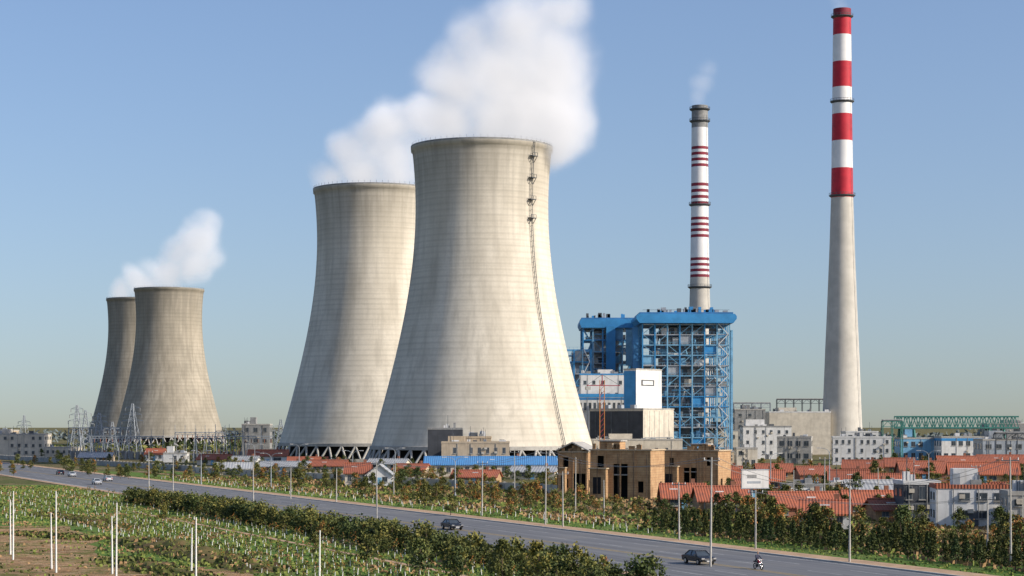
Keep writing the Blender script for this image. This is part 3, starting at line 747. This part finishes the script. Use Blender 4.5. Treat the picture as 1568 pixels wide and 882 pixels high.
for x,yt,yb,ar in [(388,700,776,1),(228,690,752,1),(265,700,758,1),(445,712,764,0),(515,716,770,0),(577,706,800,1),(603,712,760,0),(738,706,790,1),(788,690,764,1),
   (862,722,808,1),(835,690,805,1),(881,700,785,0),(925,735,790,0),(1040,738,828,1),(1088,700,868,1),(1157,750,842,1),(1262,700,790,1),(1301,736,862,1),(1495,712,770,1),(1512,760,850,1),(1400,700,760,1),(1548,700,868,1),(1215,720,778,0),(1345,716,770,0)]:
    pole('concrete_utility_pole',x,yt,yb,ar,.10,M['conc'],R.uniform(-.3,.3))
def lampm(h):
    b=B(); b.cyl((0,0,0),(0,0,h-1),.14,.09,8,M['steel'])
    for s in (-1,1):
        P=[(0,0,h-1),(s*.4,0,h-.4),(s*1.1,0,h-.05),(s*1.9,0,h)]
        for a,c in zip(P,P[1:]): b.cyl(a,c,.06,.05,6,M['steel'])
        b.box(min(s*1.8,s*2.7),max(s*1.8,s*2.7),-.16,.16,h-.08,h+.08,M['white'])
    b.cyl((0,0,0),(0,0,.5),.22,.2,8,M['steel'])
    return b
for x,yt,yb in [(390,680,722),(458,680,728),(605,686,735),(308,690,742),(415,694,748),(697,700,760),(182,676,712),(540,690,742),(1270,686,756),(1180,694,752),(1422,690,750)]:
    d=gd(yb); lampm(gz(yt,d)).make('street_lamp',(gx(x,d),d,0),R.uniform(-.4,.2))
def cable(b,p,q,sag,r=.03):
    p=Vector(p);q=Vector(q);L=None
    for i in range(15):
        t=i/14; a=p.lerp(q,t)-Vector((0,0,4*sag*t*(1-t)))
        if L: b.cyl(L,a,r,r,4,M['concg'])
        L=a
b=B()
def top(x,yt,yb): d=gd(yb); return (gx(x,d),d,gz(yt,d)-.1)
for o in (-.8,.8):
    f=lambda t:(t[0]+o,t[1],t[2])
    cable(b,f(top(1088,700,868)),f(top(1301,736,862)),1.2); cable(b,f(top(1301,736,862)),f(top(1548,700,868)),1.2)
    cable(b,f(top(577,706,800)),f(top(835,690,805)),1.5); cable(b,f(top(835,690,805)),f(top(1088,700,868)),1.5); cable(b,f(top(388,700,776)),f(top(577,706,800)),1.5)
    cable(b,f(top(1157,750,842)),f(top(1512,760,850)),1.2)
b.make('overhead_cables')
d=gd(790); b=B(); w=44*d/F; z0,z1=gz(747,d),gz(720,d)
b.box(-w/2,w/2,-.15,.15,z0,z1,M['white']); b.box(-w/2-.1,w/2+.1,-.2,.2,z0-.15,z0-.01,M['steel']); b.box(-w/2-.1,w/2+.1,-.2,.2,z1+.01,z1+.15,M['steel'])
b.box(-w*.3,w*.05,-.17,-.155,z0+(z1-z0)*.55,z0+(z1-z0)*.75,M['concg']); b.box(-w*.3,w*.2,-.17,-.155,z0+(z1-z0)*.25,z0+(z1-z0)*.38,M['steel'])
b.cyl((-w*.1,.3,0),(-w*.1,.3,z1-.2),.22,.18,10,M['steel']); b.beam((-w*.45,.25,z0+.3),(w*.45,.25,z0+.3),.15,M['steel'])
b.make('billboard',(gx(1156,d),d,0),.25)

# ---------------------------------------------------------------- vegetation
def leafquad(b,c,s,mi,rr):
    n=Vector((rr.gauss(0,1),rr.gauss(0,1),rr.gauss(.4,1))).normalized(); a=n.orthogonal().normalized(); a.rotate(Matrix.Rotation(rr.uniform(0,6.28),3,n)); e=n.cross(a)
    s1=s*rr.uniform(.6,1.3); s2=s*rr.uniform(.35,.8)
    o=len(b.v); b.v+=[tuple(c-a*s1),tuple(c-e*s2),tuple(c+a*s1),tuple(c+e*s2)]; b.f.append([o,o+1,o+2,o+3]); b.mi.append(mi); b.sm.append(False)
def tree_mesh(seed,h,cr,th,ncl,nl,leaf,mats,trunk=None,rt=.12,flat=1.0):
    rr=random.Random(seed); b=B(); tr=trunk or M['bark']; b.k(tr)
    for m in mats:b.k(m)
    lean=Vector((rr.uniform(-.08,.08)*h,rr.uniform(-.08,.08)*h,h*.7))
    b.cyl((0,0,0),lean*.55,rt,rt*.7,7,tr); b.cyl(lean*.55,lean,rt*.7,rt*.25,6,M['bark'])
    for i in range(ncl):
        zt=rr.random(); z=th+(h-th)*zt; pr=cr*math.sin(math.pi*min(1,.18+.82*zt)**.8)*.95+.05
        an=rr.uniform(0,6.28); q=pr*math.sqrt(rr.random()); c=Vector((math.cos(an)*q,math.sin(an)*q,z*flat))
        if i%3==0: b.cyl(lean*min(1,max(.35,(z/h)*.85)),c,rt*.35,rt*.1,5,M['bark'])
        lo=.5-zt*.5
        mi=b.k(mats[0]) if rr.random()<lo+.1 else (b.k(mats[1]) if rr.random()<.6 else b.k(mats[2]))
        cs=cr*rr.uniform(.2,.42)
        for _ in range(nl):
            leafquad(b,c+Vector((rr.gauss(0,cs*.55),rr.gauss(0,cs*.55),rr.gauss(0,cs*.42))),leaf,mi if rr.random()<.8 else b.k(rr.choice(mats)),rr)
    return b
def meshonly(b,name):
    me=bpy.data.meshes.new(name); me.from_pydata(b.v,[],b.f)
    for m in b.mats: me.materials.append(m)
    me.polygons.foreach_set('material_index',b.mi); me.polygons.foreach_set('use_smooth',b.sm); me.update(); return me
G=[M['lfd'],M['lfm'],M['lfl']]; GY=[M['lfm'],M['lfl'],M['lfy']]; GD=[M['lfd'],M['lfd'],M['lfm']]; GL=[M['lfm'],M['lfl'],M['lfl']]; GM=[M['lfd'],M['lfm'],M['lfm']]
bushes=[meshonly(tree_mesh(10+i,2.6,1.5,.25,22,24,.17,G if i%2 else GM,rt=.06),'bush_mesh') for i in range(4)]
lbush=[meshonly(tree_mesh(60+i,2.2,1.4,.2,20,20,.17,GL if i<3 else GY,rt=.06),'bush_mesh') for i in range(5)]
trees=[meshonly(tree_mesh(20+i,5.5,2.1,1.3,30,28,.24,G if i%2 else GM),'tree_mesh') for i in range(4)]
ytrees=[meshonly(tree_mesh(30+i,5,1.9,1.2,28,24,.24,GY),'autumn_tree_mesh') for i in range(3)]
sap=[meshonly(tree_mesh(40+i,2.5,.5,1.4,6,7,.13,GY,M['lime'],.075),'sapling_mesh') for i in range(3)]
def conifer(seed):
    rr=random.Random(seed); b=B(); b.cyl((0,0,0),(0,0,2.4),.07,.02,6,M['bark']); 
    for m in GD:b.k(m)
    for i in range(420):
        z=rr.uniform(.15,1)**.9; r=(1-z)*.75*(.75+.35*math.sin(z*22+seed))+.06; a=rr.uniform(0,6.28); q=r*math.sqrt(rr.uniform(.3,1))
        leafquad(b,Vector((q*math.cos(a),q*math.sin(a),z*2.7)),.15,b.k(rr.choice(GD)),rr)
    return meshonly(b,'conifer_mesh')
con=[conifer(i) for i in range(3)]
e=empty('roadside_hedge')
Y=176
while Y<372:
    dens=.9 if Y>215 else .5
    for k in range(3):
        c=83.2+k*1.6+R.uniform(-.9,.9)
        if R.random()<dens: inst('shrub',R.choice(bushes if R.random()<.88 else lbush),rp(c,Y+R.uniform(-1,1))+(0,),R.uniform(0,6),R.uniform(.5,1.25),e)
    Y+=2.1
e=empty('shrub_row')
for i in range(45):
    Y=R.uniform(160,235); c=R.uniform(77,83); inst('shrub',R.choice(bushes+lbush[:2]),rp(c,Y)+(0,),R.uniform(0,6),R.uniform(.4,.9),e)
for x,y,s in [(560,868,.6),(640,885,.65),(820,905,.75),(700,893,.6),(770,893,.7),(250,800,.45),(480,852,.45)]:
    inst('deciduous_tree',R.choice(trees),gp(x,y)+(0,),R.uniform(0,6),s)
e=empty('sapling_rows')
for c in [56,59,62,65,68,71,77,80]:
    Y=178
    while Y<300:
        if R.random()<.88: inst('sapling',R.choice(sap),rp(c+R.uniform(-.3,.3),Y)+(0,),R.uniform(0,6),R.uniform(.5,.75),e)
        Y+=2.4
for c in [46,50,54,58,62,66,70,74,78,82,86]:
    Y=302
    while Y<430:
        if R.random()<.8: inst('sapling',R.choice(sap),rp(c+R.uniform(-.5,.5),Y)+(0,),R.uniform(0,6),R.uniform(.5,.8),e)
        Y+=4.2
e=empty('sapling_rows')
for c in [128,131.5,135,138.5]:
    Y=262
    while Y<540:
        if R.random()<.75: inst('sapling',R.choice(sap),rp(c+R.uniform(-.3,.3),Y)+(0,),R.uniform(0,6),R.uniform(.6,1.0),e)
        Y+=5
e=empty('conifer_row')
for c in (132.5,134.8,137.2,139.6,142):
    Y=180
    while Y<272:
        if R.random()<.9 and not(214<Y<219) and not (c>140 and Y>240): inst('conifer',R.choice(con),rp(c+R.uniform(-.5,.5),Y)+(0,),R.uniform(0,6),R.uniform(.6,1.2),e)
        Y+=1.9
e=empty('shrub_belt')
for i in range(330):
    Y=R.uniform(225,560); c=143+R.random()**1.1*(30 if Y<400 else 60)
    if Y<300: c=R.uniform(144,162)
    if 145<c<153 and Y>300 and R.random()<.8: continue
    m=R.choice(lbush) if R.random()<.35 else R.choice(bushes+ytrees)
    inst('shrub',m,rp(c,Y)+(0,),R.uniform(0,6),R.uniform(.25,.8),e)
for i in range(46):
    Y=R.uniform(270,560); c=R.uniform(150,190)
    y=HZ+EYE*F/Y; X=c-SL*Y; px=784+X*F/Y
    if 860<px<1120 and y<785: continue
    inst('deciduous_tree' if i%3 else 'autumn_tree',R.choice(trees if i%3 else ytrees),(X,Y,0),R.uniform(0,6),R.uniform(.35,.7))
# taller roadside trees before the village
for i in range(40):
    Y=R.uniform(196,300); c=R.uniform(144,158); X=c-SL*Y
    inst('deciduous_tree' if i%4 else 'autumn_tree',R.choice(trees if i%4 else ytrees),(X,Y,0),R.uniform(0,6),R.uniform(.45,.85))
for x,y,s in [(650,778,.8),(668,772,.7),(455,752,.9),(720,765,.7),(760,768,.6),(1230,800,.6),(1310,770,.9),(1360,790,.6),(1410,812,.6),(1180,812,.5),(1320,815,.5),(1470,818,.6),(1530,824,.7),(1120,800,.5),(330,735,.8),(240,730,.8),(640,745,.8),(700,742,.8),(820,760,.6),
   (1240,730,.9),(1340,735,.9),(1190,738,.8),(1425,738,.9),(1150,745,.7),(1370,722,1.0),(1480,752,.7),(690,790,.6),(620,770,.6),(780,790,.55),(560,762,.7),(500,752,.7)]:
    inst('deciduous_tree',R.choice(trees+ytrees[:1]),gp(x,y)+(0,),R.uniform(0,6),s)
e=empty('village_trees')
for i in range(210):
    x=R.uniform(1080,1600); y=R.uniform(712,790)
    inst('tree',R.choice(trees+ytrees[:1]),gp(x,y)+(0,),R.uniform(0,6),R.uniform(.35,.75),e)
e=empty('plant_boundary_trees')
for i in range(240):
    x=R.uniform(-20,900); y=R.uniform(699,735)+max(0,(x-300)*.02)
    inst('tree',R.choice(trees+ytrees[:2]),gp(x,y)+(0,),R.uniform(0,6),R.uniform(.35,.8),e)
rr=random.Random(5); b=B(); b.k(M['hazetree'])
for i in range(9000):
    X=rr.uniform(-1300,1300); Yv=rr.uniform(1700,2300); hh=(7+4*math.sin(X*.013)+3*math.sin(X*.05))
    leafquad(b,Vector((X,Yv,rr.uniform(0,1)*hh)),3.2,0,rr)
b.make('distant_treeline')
rr=random.Random(6); b=B(); 
for m in G:b.k(m)
for i in range(9000):
    X=rr.uniform(-420,420); Yv=rr.uniform(1050,1300); hh=(4+2.5*math.sin(X*.03)+2*math.sin(X*.11))
    leafquad(b,Vector((X,Yv,rr.uniform(0,1)*max(1,hh))),1.5,rr.choice((0,0,1,2)),rr)
b.make('distant_trees')
rr=random.Random(8); b=B(); b.k(M['grs']); b.k(M['grd']); b.k(M['lfd']); b.k(M['lfm'])
def tuft(X,Y,s,mi,z=0):
    a=rr.uniform(0,6.28); dx,dy=math.cos(a)*s*.6,math.sin(a)*s*.6; h=s*rr.uniform(.5,1.1); k=rr.uniform(-.3,.3)*s
    o=len(b.v); b.v+=[(X-dx,Y-dy,z),(X+dx,Y+dy,z),(X+dx*.7+k,Y+dy*.7+k,z+h),(X-dx*.7+k,Y-dy*.7-k,z+h*.9)]; b.f.append([o,o+1,o+2,o+3]); b.mi.append(mi); b.sm.append(False)
for i in range(34000):
    Y=170+(rr.random()**1.4)*300; c=rr.uniform(5,90.3)
    X,Y=rp(c,Y); px=784+X*F/Y; py=HZ+EYE*F/Y
    if px<-40: continue
    soil=(py>806 and px<150) or (py>870 and px<390)
    weedy=math.sin(X*.5+1)*math.sin(Y*.33)>.1
    if soil and rr.random()<(.3 if weedy else .93): continue
    if 73.9<c<75.4 and Y<330: continue
    nz=math.sin(X*.21+Y*.05)*math.sin(Y*.13-X*.07)
    mi=(rr.choice((0,3)) if (soil and weedy) else 1) if (nz>.3 and rr.random()<.6) or soil else rr.choice((0,0,0,0,3))
    tuft(X,Y,rr.uniform(.12,.35) if soil else rr.uniform(.15,.42),mi)
# weeds growing over the earth banks
for (p,q,ww,hh) in BANKS:
    p=Vector(p);q=Vector(q);L=(q-p).length;dv=(q-p)/L;nv=Vector((-dv.y,dv.x))
    for i in range(900):
        u=rr.random();t=rr.uniform(-1,1); P=p+dv*(L*u)+nv*(t*ww)
        tuft(P.x,P.y,rr.uniform(.2,.5),rr.choice((0,1,2,3,3)),max(0,hh*math.sin(math.pi*u)**.4*(1-t*t)*.65))
for i in range(24000):
    Y=170+(rr.random()**1.2)*380; c=rr.uniform(126,200) if rr.random()<.8 else rr.uniform(126,145)
    X,Y=rp(c,Y)
    nz=math.sin(X*.17+Y*.06)*math.sin(Y*.11-X*.05)
    mi=(0 if rr.random()<.85 else 3) if (c<132 or 146<c<152) else (1 if (nz>-.05 and rr.random()<.7) else rr.choice((0,0,3,1)))
    tuft(X,Y,rr.uniform(.12,.3) if c<132 else rr.uniform(.2,.6),mi)
b.make('grass')

# ---------------------------------------------------------------- vehicles
def car(name,loc,rot,paint):
    e=empty(name,loc,rot)
    b=B()
    low=[(-2.2,.35),(2.15,.35),(2.25,.55),(2.2,.72),(1.9,.84),(1.0,.95),(-1.55,.98),(-2.15,.92),(-2.25,.6)]
    b.prism(low,-.86,.86,paint); o=b.make('body',parent=e)
    mo=o.modifiers.new('bevel','BEVEL'); mo.width=.07; mo.segments=2
    b=B()
    vs=[(1.05,-.78,.94),(-1.6,-.78,.96),(-1.6,.78,.96),(1.05,.78,.94),(.35,-.6,1.4),(-.95,-.6,1.4),(-.95,.6,1.4),(.35,.6,1.4)]
    b.add(vs,[(0,4,5,1)[::-1],(1,5,6,2)[::-1],(2,6,7,3)[::-1],(3,7,4,0)[::-1]],M['glass'])
    b.box(-1.0,.4,-.62,.62,1.4,1.46,paint)
    for s in (-1,1):
        for p,q in (((1.05,.79,.94),(.35,.61,1.42)),((-.3,.79,.95),(-.3,.61,1.42)),((-1.6,.79,.96),(-.95,.61,1.42))): b.beam((p[0],s*p[1],p[2]),(q[0],s*q[1],q[2]),.08,paint)
    b.make('cabin',parent=e)
    b=B()
    for x in (-1.35,1.38):
        for s in (-1,1):
            b.cyl((x,s*.68,.33),(x,s*.89,.33),.33,.33,20,M['tire']); b.cyl((x,s*.885,.33),(x,s*.905,.33),.2,.2,12,M['chrome'])
    b.make('wheels',parent=e)
    b=B()
    for s in (-1,1):
        b.box(2.12,2.26,s*.68-.17,s*.68+.17,.62,.76,M['chrome']); b.box(-2.27,-2.12,s*.68-.17,s*.68+.17,.68,.84,M['lampr']); b.box(.75,.9,s*.93-.1,s*.93+.1,.95,1.08,paint)
    b.box(2.2,2.27,-.45,.45,.45,.58,M['dsteel']); b.box(-2.28,-2.24,-.26,.26,.55,.68,M['white']); b.box(2.24,2.28,-.26,.26,.38,.48,M['white'])
    b.make('lights_and_plates',parent=e)
    return e
fw=RANG; bk=RANG+math.pi
def onroad(x,y): p=gp(x,y); return (p[0],p[1],.03)
car('black_car',onroad(1070,864),bk,M['carb'])
car('black_car',onroad(692,811),bk,M['carb'])
car('silver_car',onroad(165,737),fw,M['carw']); car('silver_car',onroad(110,730),bk,M['carw']); car('black_car',onroad(92,727),fw,M['carb']); car('silver_car',onroad(148,742),bk,M['carw'])
e=empty('motorcycle',onroad(1161,872),bk)
b=B()
for x in (-.65,.68):
    n=20
    for i in range(n):
        a=2*math.pi*i/n;c=2*math.pi*(i+1)/n
        b.cyl((x+.27*math.cos(a),0,.3+.27*math.sin(a)),(x+.27*math.cos(c),0,.3+.27*math.sin(c)),.05,.05,6,M['tire'])
        if i%4==0: b.cyl((x,0,.3),(x+.25*math.cos(a),0,.3+.25*math.sin(a)),.012,.012,4,M['chrome'])
    b.cyl((x,-.06,.3),(x,.06,.3),.05,.05,8,M['chrome'])
b.make('wheels',parent=e)
b=B()
for s in (-.08,.08): b.cyl((.68,s,.3),(.42,s,.95),.025,.025,6,M['chrome']); b.cyl((-.65,s,.3),(-.1,s,.4),.025,.025,6,M['dsteel'])
b.cyl((.40,-.33,1.0),(.40,.33,1.0),.02,.02,6,M['chrome']); b.cyl((.42,0,.85),(-.2,0,.6),.04,.04,6,M['dsteel'])
b.prism([(-.15,.28),(.25,.28),(.3,.5),(-.2,.52)],-.13,.13,M['dsteel'])
b.prism([(-.05,.62),(.35,.66),(.38,.82),(.15,.88),(-.05,.78)],-.12,.12,M['cred'])
b.prism([(-.8,.72),(-.05,.66),(-.05,.76),(-.75,.82)],-.12,.12,M['dark'])
b.cyl((.5,0,.86),(.6,0,.86),.1,.09,12,M['chrome']); b.cyl((-.7,.16,.3),(-.05,.14,.3),.04,.03,8,M['chrome']); b.box(-.85,-.78,-.08,.08,.68,.76,M['lampr'])
b.make('frame',parent=e)
def skinned(name,verts,edges,rad,m,parent,lv=2):
    me=bpy.data.meshes.new(name); me.from_pydata(verts,edges,[]); me.materials.append(m)
    o=bpy.data.objects.new(name,me); bpy.context.collection.objects.link(o)
    o.modifiers.new('skin','SKIN')
    for i,r in enumerate(rad): me.skin_vertices[0].data[i].radius=(r,r)
    me.skin_vertices[0].data[0].use_root=True
    s=o.modifiers.new('sub','SUBSURF'); s.levels=lv; s.render_levels=lv
    if parent:o.parent=parent
    return o
rid=empty('motorcycle_rider',e.location,bk)
try:
    V=[(-.28,0,.86),(-.24,0,1.1),(-.17,0,1.34),(-.14,0,1.47),(-.17,.19,1.38),(.05,.25,1.16),(.34,.27,1.04),(-.17,-.19,1.38),(.05,-.25,1.16),(.34,-.27,1.04)]
    skinned('jacket',V,[(0,1),(1,2),(2,3),(2,4),(4,5),(5,6),(2,7),(7,8),(8,9)],[.15,.16,.16,.06,.07,.055,.04,.07,.055,.04],M['cloth'],rid)
    V=[(-.28,0,.84),(-.24,.11,.82),(.16,.2,.74),(.02,.18,.36),(-.24,-.11,.82),(.16,-.2,.74),(.02,-.18,.36)]
    skinned('trousers',V,[(0,1),(1,2),(2,3),(0,4),(4,5),(5,6)],[.14,.11,.075,.05,.11,.075,.05],M['trous'],rid)
    V=[(-.13,0,1.5),(-.1,0,1.58),(-.09,0,1.68),(-.09,0,1.74)]
    skinned('head',V,[(0,1),(1,2),(2,3)],[.05,.075,.1,.07],M['skin'],rid)
    V=[(-.12,0,1.7),(-.11,0,1.77)]
    skinned('hair',V,[(0,1)],[.105,.09],M['hair'],rid)
    for s in (-1,1):
        V=[(.34,s*.27,1.04),(.39,s*.29,1.03)]; skinned('palm',V,[(0,1)],[.035,.035],M['skin'],rid,1)
        for k in range(4):
            y=s*(.25+k*.022); skinned('finger',[(.38,y,1.045),(.425,y,1.04),(.43,y,1.0),(.40,y,.975)],[(0,1),(1,2),(2,3)],[.01,.01,.009,.008],M['skin'],rid,1)
        skinned('thumb',[(.37,s*.24,1.03),(.39,s*.235,.99)],[(0,1)],[.011,.009],M['skin'],rid,1)
        b=B(); b.prism([(-.06,.24),(.2,.24),(.2,.29),(.06,.36),(-.06,.36)],s*.18-.05,s*.18+.05,M['dark']); b.make('shoe',parent=rid)
except Exception as ex: print('rider',ex)

# ---------------------------------------------------------------- steam
def steam(name,blobs,dens,nscale,emi,amt=1.25,lo=.10,hi=.95,warp=16):
    m=bpy.data.materials.new(name+'_volume'); m.use_nodes=True; nt=m.node_tree; nt.nodes.remove(nt.nodes['Principled BSDF'])
    out=nt.nodes['Material Output']; tc=nt.nodes.new('ShaderNodeTexCoord'); v=tc.outputs['Object']
    acc=None; mn=[1e9]*3; mx=[-1e9]*3
    nw=nt.nodes.new('ShaderNodeTexNoise'); nw.inputs['Scale'].default_value=nscale*.6; nw.inputs['Detail'].default_value=3; nt.links.new(v,nw.inputs['Vector'])
    vo=nt.nodes.new('ShaderNodeVectorMath'); vo.operation='SUBTRACT'; nt.links.new(nw.outputs['Color'],vo.inputs[0]); vo.inputs[1].default_value=(.5,.5,.5)
    vs=nt.nodes.new('ShaderNodeVectorMath'); vs.operation='MULTIPLY_ADD'; nt.links.new(vo.outputs[0],vs.inputs[0]); vs.inputs[1].default_value=(warp*2,)*3; nt.links.new(v,vs.inputs[2])
    wv=vs.outputs[0]
    for px,py,d,r,wt in blobs:
        c=(gx(px,d),d,gz(py,d)); rm_=r*d/F
        for i in range(3): mn[i]=min(mn[i],c[i]-rm_-warp*.2); mx[i]=max(mx[i],c[i]+rm_+warp*.2)
        dn=nt.nodes.new('ShaderNodeVectorMath'); dn.operation='DISTANCE'; nt.links.new(wv,dn.inputs[0]); dn.inputs[1].default_value=c
        f=mathn(nt,'MULTIPLY',mathn(nt,'SUBTRACT',1.0,mathn(nt,'DIVIDE',dn.outputs['Value'],rm_),True),wt)
        if acc is None: acc=f
        else:
            n=nt.nodes.new('ShaderNodeMath'); n.operation='SMOOTH_MAX'; nt.links.new(acc,n.inputs[0]); nt.links.new(f,n.inputs[1]); n.inputs[2].default_value=.22; acc=n.outputs[0]
    ns=noisen(nt,v,nscale,5,.62)
    f=mathn(nt,'ADD',acc,mathn(nt,'MULTIPLY',mathn(nt,'SUBTRACT',ns,.5),amt))
    f=mathn(nt,'MULTIPLY',ramp(nt,f,lo,hi),ramp(nt,acc,.16,.45))
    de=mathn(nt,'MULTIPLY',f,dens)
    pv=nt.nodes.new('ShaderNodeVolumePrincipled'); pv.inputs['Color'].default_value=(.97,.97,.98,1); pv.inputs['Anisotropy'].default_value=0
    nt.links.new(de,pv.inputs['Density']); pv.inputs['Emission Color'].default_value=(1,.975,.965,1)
    nt.links.new(mathn(nt,'MULTIPLY',de,emi),pv.inputs['Emission Strength'])  # added glow, stands in for light scattered many times inside the plume
    nt.links.new(pv.outputs[0],out.inputs['Volume'])
    try: m.cycles.volume_step_rate=.8
    except Exception: pass
    b=B(); b.box(mn[0],mx[0],mn[1],mx[1],max(mn[2],0),mx[2],m); return b.make(name)
d=697
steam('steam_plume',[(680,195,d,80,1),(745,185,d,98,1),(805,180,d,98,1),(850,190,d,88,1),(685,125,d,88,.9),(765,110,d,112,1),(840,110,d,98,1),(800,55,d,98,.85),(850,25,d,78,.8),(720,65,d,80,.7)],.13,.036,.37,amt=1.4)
d=822
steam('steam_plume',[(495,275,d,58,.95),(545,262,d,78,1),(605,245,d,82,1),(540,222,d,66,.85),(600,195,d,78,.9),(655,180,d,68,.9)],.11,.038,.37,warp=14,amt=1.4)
d=1420
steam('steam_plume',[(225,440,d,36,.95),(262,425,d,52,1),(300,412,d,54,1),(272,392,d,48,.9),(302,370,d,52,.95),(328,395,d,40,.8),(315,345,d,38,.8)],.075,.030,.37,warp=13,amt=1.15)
d=1530
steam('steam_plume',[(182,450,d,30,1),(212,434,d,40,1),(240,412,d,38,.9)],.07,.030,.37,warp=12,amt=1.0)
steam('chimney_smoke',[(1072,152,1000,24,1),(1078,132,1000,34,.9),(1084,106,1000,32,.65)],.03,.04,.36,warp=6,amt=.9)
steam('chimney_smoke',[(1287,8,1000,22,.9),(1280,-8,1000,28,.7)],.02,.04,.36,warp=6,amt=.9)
print('objects',len(bpy.data.objects))
